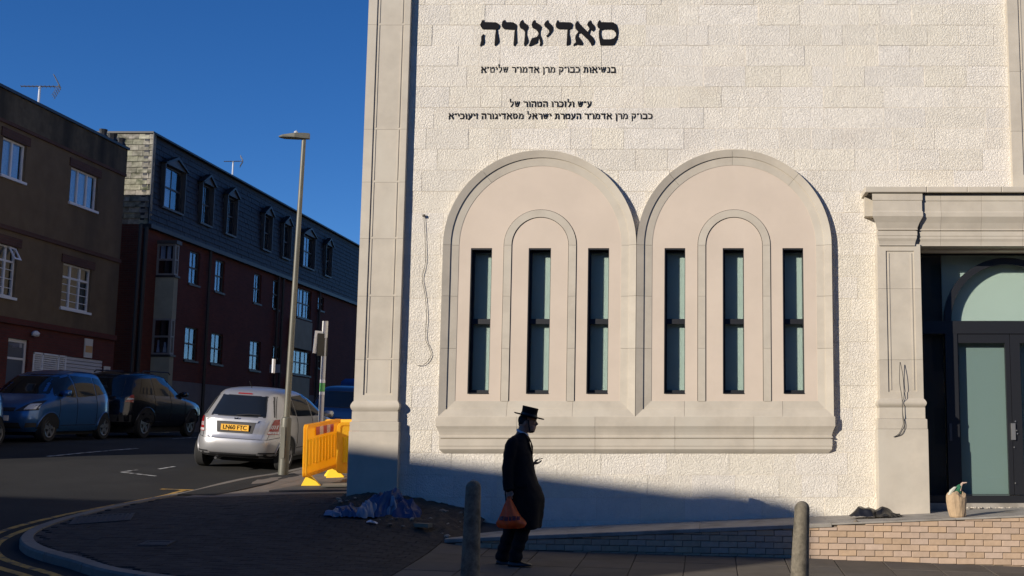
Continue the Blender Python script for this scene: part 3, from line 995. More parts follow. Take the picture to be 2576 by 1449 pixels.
MB().box(xa, xb, YD - .12, YD + .3, 0.35, DOORZ - .001).obj('threshold', M['concrete'], bld)
MB().box(xa + .1, xa + .3, F + .05, YD + .4, 0.3, DOORTOP + .1).obj('door_jamb', M['blackmetal'], bld)
MB().box(xa - .1, xb, YD - .05, YD + .3, DOORTOP, DOORTOP + .6).obj('door_head', M['gap_and_shadow'], bld)
# crumbly mortar under the door
rb = MB(); random.seed(3)
for i in range(90):
    x = random.uniform(px1 + .3, xb); y = random.uniform(YD - .2, YD - .1); s = random.uniform(.006, .022)
    z = 0.53
    rb.lathe([(s * .2, 0), (s, s * .3), (s * .8, s), (s * .1, s * 1.2)], (x, y, z), 5)
rb.obj('mortar_crumbs', mat('pale_mortar', (.45, .40, .33), .95), bld, kind='stuff')

# ---- lettering ----------------------------------------------------
LY = F - 0.014
K1_ = lambda x, y: at(1200.8 + x * .07287, 40.25 + y * .07287, LY)
K2_ = lambda x, y: at(1375.2 + x * .07287, 40.25 + y * .07287, LY)
BIG = {
 'he': (K1_, [[(95,300),(160,150),(215,130),(230,205),(640,215),(740,270),(765,340),(740,410),(680,460),(690,560),(745,850),(720,920),(610,1030),(590,1000),(610,700),(640,450),(170,440),(110,350)]]),
 'he_leg': (K1_, [[(200,620),(235,635),(220,720),(240,890),(200,980),(95,1040),(90,1010),(130,850),(130,700)]]),
 'resh': (K1_, [[(840,290),(870,180),(945,125),(965,205),(1240,215),(1330,270),(1360,340),(1345,430),(1345,560),(1365,900),(1340,950),(1270,1030),(1245,1000),(1270,650),(1290,460),(920,440),(850,370)]]),
 'vav': (K1_, [[(1445,300),(1480,190),(1560,130),(1585,205),(1720,290),(1750,370),(1740,440),(1700,500),(1700,640),(1745,800),(1750,880),(1710,960),(1620,1025),(1610,990),(1635,700),(1640,560),(1600,480),(1480,410)]]),
 'gimel': (K1_, [[(1870,300),(1900,200),(1975,125),(2000,200),(2150,290),(2210,360),(2200,430),(2165,530),(2165,640),(2230,810),(2245,920),(2220,980),(2160,1030),(2145,1010),(2165,930),(2140,800),(2110,740),(2090,790),(2070,900),(2040,940),(1960,975),(1785,1030),(1780,1000),(1840,850),(1880,770),(2050,715),(2110,640),(2100,560),(2040,480),(1900,400)]]),
 'yod': (K1_, [[(2300,290),(2330,220),(2430,130),(2445,200),(2542,290),(2600,370),(2602,480),(2560,560),(2500,640),(2410,720),(2370,680),(2430,640),(2475,570),(2475,500),(2420,430),(2340,370)]]),
 'dalet': (K2_, [[(310,300),(340,190),(385,130),(405,205),(820,215),(880,250),(890,310),(860,420),(770,460),(770,620),(805,750),(815,900),(790,970),(690,1020),(680,1000),(700,700),(710,520),(730,450),(400,440),(320,380)]]),
 'alef': (K2_, [[(975,300),(1000,230),(1070,160),(1090,220),(1200,340),(1400,530),(1420,540),(1480,430),(1395,300),(1430,200),(1520,145),(1545,220),(1640,330),(1665,430),(1585,520),(1510,455),(1460,600),(1600,740),(1650,870),(1620,960),(1550,1025),(1520,950),(1440,830),(1170,575),(1090,600),(1080,690),(1200,840),(1245,930),(1220,990),(1130,1000),(1030,975),(930,1030),(915,1015),(960,940),(1010,900),(980,780),(990,690),(1090,545),(990,420)]]),
 'samekh': (K2_, [[(1740,300),(1770,200),(1830,130),(1860,205),(2290,215),(2400,280),(2450,420),(2465,560),(2430,780),(2330,970),(2240,1000),(1850,1000),(1830,900),(1800,720),(1800,540),(1825,440),(1760,380)],
                  [(1870,480),(1960,450),(2200,450),(2330,500),(2395,600),(2390,680),(2310,770),(2200,800),(1960,800),(1890,740),(1860,600)]]),
}
ins = thing('inscription', at(1380, 118, LY), 'largest black Hebrew word high on the stone wall, reading סאדיגורה', 'inscription', None)
for nm in ('samekh', 'alef', 'dalet', 'yod', 'gimel', 'vav', 'resh', 'he'):
    K, lp = BIG[nm]
    mb = MB()
    for part in ([nm, 'he_leg'] if nm == 'he' else [nm]):
        K, lp = BIG[part]
        loops = [[(K(x, y).x, K(x, y).z) for x, y in l] for l in lp]
        cut_y(loops, LY, F + .004, mb)
    mb.obj('letter', M['letter'], ins)

GL = {  # width, strokes (points, thickness)
 'א': (.85, [([(.08, 1), (.3, .72), (.62, .35), (.8, .0)], .19), ([(.62, 1), (.76, .8), (.62, .6), (.5, .5)], .13), ([(.3, .68), (.12, .4), (.2, .08), (.05, .0)], .13)]),
 'ב': (.74, [([(.06, .98), (.1, .86), (.58, .86), (.63, .6), (.62, .12)], .17), ([(.0, .09), (.74, .09)], .19)]),
 'ג': (.5, [([(.08, .98), (.12, .84), (.38, .80), (.38, .4), (.42, .0)], .15), ([(.36, .35), (.05, .06)], .15)]),
 'ד': (.72, [([(.05, .98), (.08, .87), (.7, .87)], .2), ([(.55, .87), (.55, 0)], .13)]),
 'ה': (.76, [([(.05, .98), (.08, .87), (.66, .87)], .2), ([(.64, .87), (.66, 0)], .14), ([(.17, .55), (.13, 0)], .13)]),
 'ו': (.3, [([(.05, .98), (.1, .84), (.22, .80), (.22, 0)], .15)]),
 'ז': (.35, [([(.03, .95), (.32, .85)], .17), ([(.2, .86), (.2, 0)], .13)]),
 'ט': (.76, [([(.1, .98), (.12, .5), (.14, .1), (.62, .1), (.68, .6), (.6, .9), (.4, .86), (.4, .66)], .14)]),
 'י': (.28, [([(.04, .98), (.1, .85), (.23, .78), (.2, .5)], .16)]),
 'כ': (.66, [([(.05, .98), (.1, .87), (.5, .85), (.6, .5), (.5, .1), (.03, .09)], .16)]),
 'ל': (.62, [([(.1, 1.42), (.12, .87), (.54, .84), (.5, .5), (.22, 0)], .14)]),
 'מ': (.82, [([(.06, .98), (.28, .72), (.5, .9), (.68, .75), (.7, .1), (.38, .1)], .15), ([(.24, .74), (.08, 0)], .12)]),
 'ן': (.3, [([(.05, .98), (.1, .84), (.2, .80), (.2, -.35)], .14)]),
 'נ': (.5, [([(.12, .98), (.18, .85), (.38, .8), (.4, .1)], .15), ([(.42, .09), (.03, .09)], .17)]),
 'ס': (.76, [([(.05, .98), (.1, .87), (.56, .86), (.68, .55), (.52, .12), (.2, .12), (.12, .5), (.14, .8)], .15)]),
 'ע': (.7, [([(.1, .98), (.2, .6), (.36, .18)], .14), ([(.55, .98), (.6, .8), (.48, .3), (.05, -.08)], .14)]),
 'ק': (.74, [([(.05, .98), (.1, .87), (.6, .86), (.62, .5), (.36, .1)], .16), ([(.14, .6), (.13, -.35)], .13)]),
 'ר': (.62, [([(.03, .98), (.08, .87), (.5, .86), (.56, .7), (.56, 0)], .16)]),
 'ש': (.86, [([(.08, .98), (.16, .6), (.22, .12), (.5, .1), (.66, .5), (.76, .98)], .14), ([(.42, .98), (.42, .6), (.2, .38)], .12)]),
 'ת': (.8, [([(.08, .98), (.12, .87), (.6, .86), (.66, .6), (.66, 0)], .16), ([(.26, .85), (.22, .15), (.03, .06)], .14)]),
 '"': (.32, [([(.08, 1.0), (.05, .72)], .1), ([(.24, 1.0), (.2, .72)], .1)]),
}
def line(txt, xl, xr, ytop, ybot, label):
    A = at(xl, ybot, LY); B = at(xr, ytop, LY)
    hgt = B.z - A.z
    gp = .13
    tot = sum((.42 if c == ' ' else GL[c][0] + gp) for c in txt) - gp
    sx = (B.x - A.x) / tot
    t = thing('inscription', ((A.x + B.x) / 2, LY, A.z), label, 'inscription')
    cur = B.x
    for c in txt:
        if c == ' ': cur -= .42 * sx; continue
        wd, st = GL[c]
        x0 = cur - wd * sx
        mb = MB()
        for si, (pts, th) in enumerate(st):
            # mitred ribbon per stroke
            P = [Vector((x0 + p[0] * sx, 0, A.z + p[1] * hgt)) for p in pts]
            wv = th * 1.15 * (hgt + sx) / 2 / 2
            Lr, Rr = [], []
            for i, p in enumerate(P):
                d = (P[min(i + 1, len(P) - 1)] - P[max(i - 1, 0)]).normalized()
                n = Vector((-d.z, 0, d.x)) * wv
                Lr.append(p + n); Rr.append(p - n)
            loop = Lr + Rr[::-1]
            for i in range(len(P) - 1):
                q = [Lr[i], Lr[i + 1], Rr[i + 1], Rr[i]]
                y_ = LY + .006 - .0012 * si - .0003 * i
                mb.prism([(v.x, y_, v.z) for v in q], (0, F + .003 - y_, 0))
        mb.obj('letter', M['letter'], t, org=(x0, LY, A.z))
        cur = x0 - gp * sx
line('בנשיאות כבו"ק מרן אדמו"ר שליט"א', 1209, 1548.5, 167.4, 182.4, 'small black Hebrew line on the wall just below the largest word')
line('ע"ש ולזכרו הטהור של', 1281.3, 1487.5, 254, 268.6, 'shortest black Hebrew line, third down on the stone wall')
line('כבו"ק מרן אדמו"ר העטרת ישראל מסאדיגורה זיעוכי"א', 1127, 1640.6, 284.5, 299, 'longest and lowest black Hebrew line on the stone wall')

# loose cables on the wall
cm = mat('thin_cable', (.10, .085, .06), .7)
def cable(pts, Y, r, m, lab, **kw):
    P = [at(x, y, Y) for x, y in pts]
    P = catmull([tuple(p) for p in P], 6)
    mb = MB(); mb.tube(P, r, 6); return mb.obj('cable', m, org=P[0], smooth=True, label=lab, cat='cable', **kw)
cable([(1066, 540), (1069, 590), (1070, 660), (1062, 700), (1069, 740), (1073, 800), (1070, 850), (1080, 875), (1084, 895), (1070, 915), (1055, 920), (1048, 917)], F - .02, .0038, cm, 'thin loose cable hanging down the stone wall right of the corner pilaster')
MB().lathe([(.001, 0), (.02, 0), (.02, .03), (.001, .035)], tuple(at(1066, 545, F - .03)), 8).obj('cable_outlet', cm, label='small round cable outlet at the top of the loose cable', cat='outlet')
bk = mat('black_cable', (.012, .012, .012), .5)
tw = thing('twin_cable', at(2265, 912, 15.9), 'pair of black cables dangling on the pier left of the glass door', 'cable')
for pts in ([(2264, 911), (2263, 960), (2269, 1000), (2271, 1040), (2276, 1072), (2268, 1092), (2248, 1099)], [(2265, 911), (2272, 950), (2274, 998), (2270, 1012), (2271, 1050), (2272, 1068), (2262, 1090), (2249, 1099)]):
    P = [at(x, y, 15.895) for x, y in pts]; P = catmull([tuple(p) for p in P], 6)
    MB().tube(P, .0042, 6).obj('cable', bk, tw, smooth=True)

# ================================================================== ledge and low brick wall
def ledge_z(x): return .30 + (x + 1.86) * .0398
led = thing('low_brick_wall', (1, 14.9, -.2), 'low buff brick retaining wall with a concrete ledge below the stone building', 'wall')
LX0, LX1 = -3.28, 6.5
mb = MB()
n = 14
top = [[(x, y, ledge_z(x) + (0.004 if y > 15 else 0)) for y in (14.885, 15.5, 16.3)] for x in np.linspace(LX0, LX1, n)]
bot = [[(x, y, ledge_z(x) - .035) for y in (14.885, 15.5, 16.3)] for x in np.linspace(LX0, LX1, n)]
for a, b in ((LX0, -1.75), (-1.75, -.1), (-.1, 1.55), (1.55, 3.1), (3.1, 4.8), (4.8, LX1)):
    g = .002 if b < LX1 else 0
    thk = .045 if b < 1.7 else .02
    mb = MB(); mb.loft([[(a + g, 14.885, ledge_z(a) - thk), (a + g, 14.885, ledge_z(a) - .006), (a + g, 14.891, ledge_z(a)), (a + g, 16.5, ledge_z(a)), (a + g, 16.5, ledge_z(a) - .3)],
                        [(b - g, 14.885, ledge_z(b) - thk), (b - g, 14.885, ledge_z(b) - .006), (b - g, 14.891, ledge_z(b)), (b - g, 16.5, ledge_z(b)), (b - g, 16.5, ledge_z(b) - .3)]])
    mb.obj('coping_slab', M['concrete'], led, org=(a, 14.9, ledge_z(a)))
mb = MB(); rings = []
for x in np.linspace(LX0 + .02, LX1, 12):
    rings.append([(x, 14.915, h(x, 14.9) - .3), (x, 14.915, ledge_z(x) - .03), (x, 16.3, ledge_z(x) - .03), (x, 16.3, h(x, 14.9) - .3)])
mb.loft(rings); mb.obj('wall_body', M['mortar'], led)
random.seed(8)
bricks = []
BZ, BXW = .0762, .2275
kk = 0
while kk < 14:
    # courses counted down from the top at the right end
    off = (kk % 2) * BXW / 2 + random.uniform(-.006, .006)
    x = LX0 - .1 + off
    while x < LX1:
        x0, x1 = x, x + BXW
        x += BXW
        xm = (x0 + x1) / 2
        zc = 0.505 - kk * BZ - .018 * (xm - 3.0)
        z1 = zc + BZ / 2; z0 = zc - BZ / 2
        lim = ledge_z(xm) - (.047 if xm < 1.6 else .022)
        gz = h(xm, 14.85) + PV - .012
        z1c = min(z1, lim); z0c = max(z0, gz)
        if z1c - z0c < .018 or x0 < LX0: continue
        bricks.append((x0, x1, z0c, z1c))
    kk += 1
bricks.sort(key=lambda b: abs(b[0] - 1.5))
restb = MB()
print('bricks', len(bricks))
for i, (x0, x1, z0, z1) in enumerate(bricks):
    g = .0035; y = 14.9 + random.uniform(-.004, .003)
    m_ = MB(); m_.bbox(x0 + g, x1 - g, y, 14.93, z0 + g, z1 - g, b=.004)
    if i < 300:
        m_.obj('brick', M['brickf'], led, org=(x0, 14.9, z0))
    else: restb.add(m_.v, m_.f)
if restb.v: restb.obj('outlying_bricks', M['brickf'], led, kind='stuff')
# ================================================================== side street: rendered block and brick block
XS = -18.5
M['pebble'] = mat('pebbledash', (0.155, 0.115, 0.074), 0.95, var=0.12, vscale=2, bump=0.8, bscale=55, bdist=0.012, world=True, spec=.2,
                  stain=((0.062, 0.055, 0.045), 0.5, .5, .75, .3))
M['pebble_top'] = mat('weathered_render', (0.11, 0.090, 0.062), 0.95, var=0.25, vscale=3, bump=0.5, bscale=60, bdist=0.01, world=True, spec=.2,
                      stain=((0.035, 0.033, 0.028), 1.1, .48, .7, .15))
M['redbrick'] = brickmat('red_brick_wall', (0.125, 0.026, 0.017), (0.09, 0.02, 0.013), (0.07, 0.035, 0.026), 'Y')
M['redbrickX'] = brickmat('red_brick_gable', (0.12, 0.036, 0.026), (0.09, 0.028, 0.02), (0.08, 0.06, 0.05), 'X')
M['dimbrick'] = brickmat('old_dark_brick', (0.10, 0.045, 0.03), (0.08, 0.035, 0.024), (0.08, 0.06, 0.045), 'Y')
M['upvc'] = mat('white_window_frame', (0.72, 0.73, 0.76), 0.45)
M['sash'] = mat('dull_sash_frame', (0.055, 0.055, 0.055), 0.5)
M['sashw'] = mat('grey_white_sash', (0.20, 0.20, 0.20), 0.5)
M['curtain'] = mat('net_curtain', (0.58, 0.62, 0.70), 0.9, var=.12, vscale=12)
M['room'] = mat('dark_room', (0.012, 0.013, 0.016), 0.9)
M['slate'] = mat('roof_slate', (0.022, 0.024, 0.032), 0.62, var=0.25, vscale=4, rnd=0.18, bump=0.25, bscale=60, bdist=.004, spec=.4)
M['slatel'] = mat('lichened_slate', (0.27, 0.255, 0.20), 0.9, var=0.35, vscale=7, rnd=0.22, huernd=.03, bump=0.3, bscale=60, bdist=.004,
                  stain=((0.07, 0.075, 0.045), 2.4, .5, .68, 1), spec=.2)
M['pipe'] = mat('black_pipe', (0.02, 0.02, 0.022), 0.5)
M['bay'] = mat('grey_green_panel', (0.27, 0.28, 0.22), 0.8, var=.12, vscale=2)
M['plinth'] = mat('grey_render_plinth', (0.135, 0.13, 0.145), 0.9, var=.12, vscale=1.5, world=True)
M['streetglass'] = glassmat('street_window_glass', (0.8, 0.85, 0.9), 1.9)

def wpx(xl, xr, y0, y1, X=XS):          # window rectangle from its left/right edge and top-left / bottom-left heights
    a = atX(xl, y0, X); b = atX(xl, y1, X); c = atX(xr, y0, X)
    return (a.y, atX(xr, (y0 + y1) / 2, X).y, b.z, a.z)

def win_x(parent, y0, y1, z0, z1, X, cols=1, rows=1, rowz=None, fm=None, curtain=1.0, bars=0, dep=0.10, glazing=None, colw=None, fw=.05, ctop=1, hoodz=None, sash=False):
    """window in a wall that faces +X"""
    fm = fm or M['upvc']
    xf = X - dep + .03; xb = X - dep - .03
    f = MB(); 
    f.box(xb, xf, y0 + .001, y0 + fw, z0 + .001, z1 - .001); f.box(xb, xf, y1 - fw, y1 - .001, z0 + .001, z1 - .001)
    f.box(xb, xf, y0 + fw, y1 - fw, z0 + .001, z0 + fw); f.box(xb, xf, y0 + fw, y1 - fw, z1 - fw, z1 - .001)
    for i in range(1, cols):
        c = y0 + (y1 - y0) * i / cols
        f.box(xb, xf, c - fw * .6, c + fw * .6, z0 + fw, z1 - fw)
    zr = rowz or []
    if sash: zr = [(z0 + z1) / 2]
    for z in zr:
        for i in range(cols):
            a = y0 + (y1 - y0) * i / cols + (fw if i == 0 else fw * .6); b = y0 + (y1 - y0) * (i + 1) / cols - (fw if i == cols - 1 else fw * .6)
            f.box(xb + .005, xf - .004, a, b, z - .028, z + .028)
    if bars:
        for i in range(cols):
            a = y0 + (y1 - y0) * i / cols; b = y0 + (y1 - y0) * (i + 1) / cols
            m_ = (a + b) / 2
            if bars & 1: f.box(xb + .02, xf - .012, m_ - .010, m_ + .010, z0 + fw, z1 - fw)
            if bars & 2:
                for q in (.25, .5, .75):
                    zz = z0 + (z1 - z0) * q * (.72 if zr else 1)
                    f.box(xb + .022, xf - .014, a + .03, b - .03, zz - .009, zz + .009)
    w_ = f.obj('window', fm, parent, org=(X, y0, z0))
    MB().box(X - dep - .004, X - dep + .002, y0 + fw - .005, y1 - fw + .005, z0 + fw - .005, z1 - fw + .005).obj('pane', M['streetglass'], w_)
    if curtain:
        zc = z1 - fw - (z1 - z0 - 2 * fw) * ctop
        zz = z1 - fw
        n = 26; pts = []
        for z in (zc, zz):
            pts.append([(X - dep - .07 + .012 * math.sin(i * 1.9), y0 + fw + (y1 - y0 - 2 * fw) * curtain * i / n, z) for i in range(n + 1)])
        MB().grid(pts).obj('curtain', M['curtain'], w_)
    MB().box(X - dep - .3, X - dep - .28, y0, y1, z0, z1).obj('room_back', M['room'], w_)
    r = MB(); r.box(X - dep + .02, X + .05, y0 - .05, y1 + .05, z0 - .07, z0 - .001); r.obj('sill', fm if fm is M['upvc'] else M['sash'], w_)
    return w_

def holes_of(ws): return [rect(a, b, c, d) for a, b, c, d in ws]

# ---- rendered building ------------------------------------------
AY0, AY1 = 17.6, 36.5
ATOP = 10.6
A = thing('rendered_building', (XS, 30, 1.5), 'brown pebbledash flat roofed building with white windows over a brick ground floor', 'building')
w1 = wpx(9, 66, 345, 441); w2 = wpx(180, 247, 418, 509); w3 = wpx(-25, 42, 604, 737); w4 = wpx(160, 229, 660, 774)
w1 = (w1[0], w1[1], atX(12, 441, XS).z, atX(15, 345, XS).z); 
zt1 = (w1[3] + w2[3]) / 2; zb1 = (w1[2] + w2[2]) / 2
ups = [w1, w2]
mids = [w3, w4]
door_ = wpx(22, 69, 849, 990); louv = wpx(84, 258, 885, 962)
Zb2 = 4.55
extra_up = [(w1[0] - 3.6, w1[0] - 2.3, w1[2], w1[3]), (w1[0] - 7.4, w1[0] - 6.1, w1[2], w1[3]), (w3[0] - 3.8, w3[0] - 2.5, w4[2], w4[3]), (w3[0] - 7.4, w3[0] - 6.1, w4[2], w4[3])]
cut_x([rect(AY0, AY1, Zb2, 9.78)] + holes_of(ups + mids + extra_up), XS, XS - .25).obj('wall', M['pebble'], A)
door_ = (door_[0], door_[1], 1.5, door_[3])
cut_x([rect(AY0, AY1, 0.2, Zb2)] + holes_of([door_, louv]), XS, XS - .25).obj('brick_ground_floor', M['redbrick'], A)
MB().box(XS - .25, XS + .03, AY0, AY1, 9.78, ATOP - .03).obj('parapet', M['pebble_top'], A)
MB().box(XS - .3, XS + .09, AY0, AY1 + .03, ATOP - .03, ATOP + .05).obj('parapet_coping', M['pipe'], A)
MB().box(XS, XS + .05, AY0, AY1, 9.70, 9.79).obj('string_course', M['dimbrick'], A)
MB().box(XS, XS + .05, AY0, AY1, 6.93, 7.05).obj('string_course', M['dimbrick'], A)
MB().box(XS, XS + .07, AY0, AY1, Zb2 - .06, Zb2 + .10).obj('string_course', M['redbrick'], A)
MB().box(XS - 9, XS - .25, AY0, AY1, .2, ATOP - .4).obj('building_mass', M['pebble'], A)
MB().box(XS - .5, XS - .25, AY0, AY1, ATOP - .4, ATOP - .03).obj('parapet_back', M['pebble_top'], A)
for a, b, c, d in ups + mids + extra_up:
    MB().box(XS + .0, XS + .035, a - .12, b + .12, d + .001, d + .24).obj('brick_lintel', M['dimbrick'], A)
win_x(A, *w1, XS, cols=2, curtain=1, bars=0)
win_x(A, *w2, XS, cols=3, curtain=1)
def tlz(w): return [w[2] + (w[3] - w[2]) * .70]
win_x(A, *w3, XS, cols=3, rowz=tlz(w3), curtain=.45, bars=2)
win_x(A, *w4, XS, cols=3, rowz=tlz(w4), curtain=0, bars=2)
for e in extra_up: win_x(A, *e, XS, cols=2, curtain=1)
# the open top light of the left window
a_, b_2 = w3[1] - (w3[1] - w3[0]) / 3 + .05, w3[1] - .06
z0_, z1_ = tlz(w3)[0] + .05, w3[3] - .03
f = MB()
def frame_open(m, y0, y1, z0, z1, X, sl, fw=.045):
    def q(y, z): return (X + (z1 - z) * sl, y, z)
    for (ya, yb, za_, zb_) in ((y0, y0 + fw, z0, z1), (y1 - fw, y1, z0, z1), (y0 + fw, y1 - fw, z0, z0 + fw), (y0 + fw, y1 - fw, z1 - fw, z1)):
        m.prism([q(ya, za_), q(yb, za_), q(yb, zb_), q(ya, zb_)], (.035, 0, 0))
frame_open(f, a_, b_2, z0_, z1_, XS - .05, .55)
f.obj('open_top_light', M['upvc'], A)
# door, louvred vent, garage panel
dW = win_x(A, *door_, XS, cols=1, rowz=[door_[2] + (door_[3] - door_[2]) * .80], curtain=0, fw=.09, fm=M['upvc'])
dW.name = 'door'
MB().box(XS - .09, XS - .085, door_[0] + .1, door_[1] - .1, door_[2] + .1, door_[3] - .1).obj('door_glazing', mat('blue_grey_glass', (.10, .12, .16), .15), A)
ly0, ly1, lz0, lz1 = louv
lm = ly0 + (ly1 - ly0) * .44
f = MB()
for y in (ly0, ly0 + (lm - ly0) * .27, ly0 + (lm - ly0) * .76, lm - .03):
    f.box(XS - .12, XS + .01, y, y + .06, lz0, lz1)
f.box(XS - .12, XS + .01, ly0, lm, lz1 - .05, lz1); f.box(XS - .12, XS + .01, ly0, lm, lz0, lz0 + .05)
lv = f.obj('louvred_vent', M['upvc'], A)
n = 13
lme = None
for i in range(n):
    z = lz0 + .06 + (lz1 - lz0 - .12) * i / (n - 1)
    m_ = MB(); m_.prism([(XS - .10, ly0 + .01, z - .03), (XS - .10, ly0 + .01, z + .0), (XS - .01, ly0 + .01, z + .055), (XS - .01, ly0 + .01, z + .025)], (0, lm - ly0 - .02, 0))
    if lme is None:
        o = m_.obj('louvre_slat', M['upvc'], lv, org=(XS, ly0, z)); lme = o.data
    else: piece(lme, 'louvre_slat', lv, (XS, ly0, z))
MB().box(XS - .16, XS - .15, ly0, lm, lz0, lz1).obj('vent_dark', M['room'], lv)
mb = MB()
for i in range(8):
    z = lz0 + (lz1 - lz0) * i / 8; mb.prism([(XS - .06, lm, z + .004), (XS - .02, lm, z + .012), (XS - .02, lm, z + (lz1 - lz0) / 8 - .012), (XS - .06, lm, z + (lz1 - lz0) / 8 - .004)], (0, ly1 - lm, 0))
mb.box(XS - .08, XS - .06, lm, ly1, lz0, lz1)
mb.obj('garage_panel', mat('white_shutter', (.52, .53, .58), .6), A)
def plate(x0, x1, y0, y1, m, name, parent, **kw):
    a = atX(x0, y0, XS + .03); b = atX(x1, (y0 + y1) / 2, XS + .03); c = atX(x0, y1, XS + .03)
    return MB().box(XS + .002, XS + .03, a.y, b.y, c.z, a.z).obj(name, m, parent, **kw)
s_ = mat('pale_sign', (.62, .60, .55), .5)
sg = thing('wall_sign', atX(224, 875, XS), 'tall narrow cream sign with orange lettering band above the garage door', 'sign')
plate(215, 233, 851, 899, s_, 'sign_board', sg); 
a = atX(216, 869, XS + .034); b = atX(232, 885, XS + .034); c = atX(216, 886, XS + .034)
MB().box(XS + .031, XS + .034, a.y, b.y, c.z, a.z).obj('orange_band', mat('orange_print', (.55, .30, .08), .5), sg)
sg = thing('wall_notice', atX(270, 935, XS), 'small white notice on brick beside the right end of the garage panel', 'sign')
plate(263, 277, 921, 952, s_, 'sign_board', sg)
a = atX(266, 929, XS + .034); b = atX(274, 935, XS + .034); c = atX(266, 943, XS + .034)
MB().box(XS + .031, XS + .034, a.y, b.y, c.z, a.z).obj('grey_print', mat('grey_print', (.2, .2, .22), .5), sg)
p = atX(80, 840, XS)
MB().lathe([(.001, 0), (.09, .02), (.11, .10), (.05, .16), (.001, .17)], (XS + .1, p.y, p.z - .08), 10).obj('wall_lamp', M['upvc'], smooth=True, label='small round white lamp on the brick between door and vent', cat='lamp')
p = atX(24, 866, XS)
cm_ = MB(); cm_.box(XS, XS + .2, p.y - .03, p.y + .03, p.z - .02, p.z + .03); cm_.box(XS + .12, XS + .3, p.y - .06, p.y + .06, p.z - .09, p.z + .02)
cm_.obj('security_camera', mat('camera_grey', (.3, .3, .32), .5), label='small grey security camera above the left side of the white door', cat='camera')
# small pots and brackets on the end of the parapet
for (x, y, s) in ((391, 345, .16), (412, 353, .2), (437, 366, .18)):
    pass
for yy, s in ((35.2, .14), (35.75, .18), (36.3, .16)):
    MB().lathe([(s * .6, 0), (s, .06), (s * .7, .14), (s * .9, .26), (.02, .27)], (XS - .1, yy, ATOP + .04), 8).obj('parapet_knob', M['pipe'], A)

# aerials
am = mat('aerial_metal', (.26, .27, .30), .4, .7)
def aerial(base, hgt, size, label):
    t = thing('tv_aerial', base, label, 'aerial', 'aerials on the street roofs')
    b = Vector(base)
    MB().tube([b, b + Vector((0, 0, hgt))], .03, 6).obj('mast', mat('pale_mast', (.6, .62, .66), .4), t)
    top = b + Vector((0, 0, hgt))
    m_ = MB()
    d = Vector((.93, .37, .10)).normalized()
    s = Vector((-.37, .93, 0)).normalized()
    p0 = top - d * size * .75; p1 = top + d * size * .8
    m_.tube([p0, p1], .018, 5)
    for i in range(9):
        c = p0.lerp(p1, i / 9.5); L = size * (.16 + .012 * i)
        m_.tube([c - s * L, c + s * L], .009, 4)
    m_.obj('boom', am, t)
    g = MB(); c = p1
    u = Vector((0, 0, 1))
    for sg_ in (-1, 1):
        k = (d * .5 * 0 + u * sg_).normalized()
        for i in range(5):
            q = c + k * size * .1 * (i + .5) - d * size * .05 * i
            g.tube([q - s * size * .36, q + s * size * .36], .009, 4)
        for j in (-1, 0, 1):
            g.tube([c + s * size * .34 * j, c + s * size * .34 * j + k * size * .5 - d * size * .25], .008, 4)
    g.obj('reflector', am, t)
bp = atX(97, 262, XS)
aerial((XS - .4, atX(97, 262, XS - .4).y, ATOP - .1), .85, .62, 'larger television aerial on a white mast on the pebbledash building')

# ---- brick building with mansard --------------------------------
BY0, BY1 = 38.1, 66.0
BMB, BMT = 8.48, 11.55
B = thing('mansard_building', (XS, 50, 1.5), 'long red brick block with a slate mansard floor and sash windows', 'building')
c2 = lambda px, py: (268.3 + .3704 * px, 335.4 + .3704 * py)
def cw(xl, xr, yt, yb, X=XS):
    (a, t), (b, _), (_, bb) = c2(xl, yt), c2(xr, yt), c2(xl, yb)
    return wpx(a, b, t, bb, X)
dorm = [cw(388, 520, 165, 400), cw(642, 712, 302, 515), cw(812, 875, 386, 580), cw(1063, 1112, 515, 700), cw(1195, 1242, 582, 755), cw(1330, 1405, 652, 820), cw(1483, 1520, 724, 880)]
midw = [cw(568, 632, 792, 1020), cw(743, 800, 852, 1072), cw(1005, 1050, 948, 1150), cw(1135, 1175, 990, 1190), cw(1300, 1390, 1045, 1245), cw(1438, 1475, 1105, 1198)]
loww = [wpx(467, 497, 820, 905), wpx(533, 560, 836, 914), wpx(630, 655, 855, 930), wpx(686, 705, 868, 932), wpx(738, 781, 878, 940), wpx(797, 808, 888, 925)]
zD0 = sum(w[2] for w in dorm) / 7; zD1 = sum(w[3] for w in dorm) / 7
print('dorm z', [(round(w[2], 2), round(w[3], 2)) for w in dorm], 'mid', [(round(w[2], 2), round(w[3], 2)) for w in midw], 'low', [(round(w[2], 2), round(w[3], 2)) for w in loww])
dorm = [(a, b, 9.28, 10.72) for a, b, _, _ in dorm]
midw = [(a, b, c, d) for a, b, c, d in midw]
PLZ = 3.44
cut_x([rect(BY0, BY1, PLZ, BMB)] + holes_of(midw + loww), XS, XS - .22).obj('wall', M['redbrick'], B)
MB().box(XS - .22, XS + .04, BY0 - .02, BY1, .6, PLZ).obj('plinth', M['plinth'], B)
MB().box(XS - 9, XS - .22, BY0 + .01, BY1, .6, BMB).obj('gable_wall', M['redbrickX'], B)
MB().box(XS - 9, XS - .45, BY0 + .25, BY1, BMB, BMT - .1).obj('mansard_core', M['room'], B)
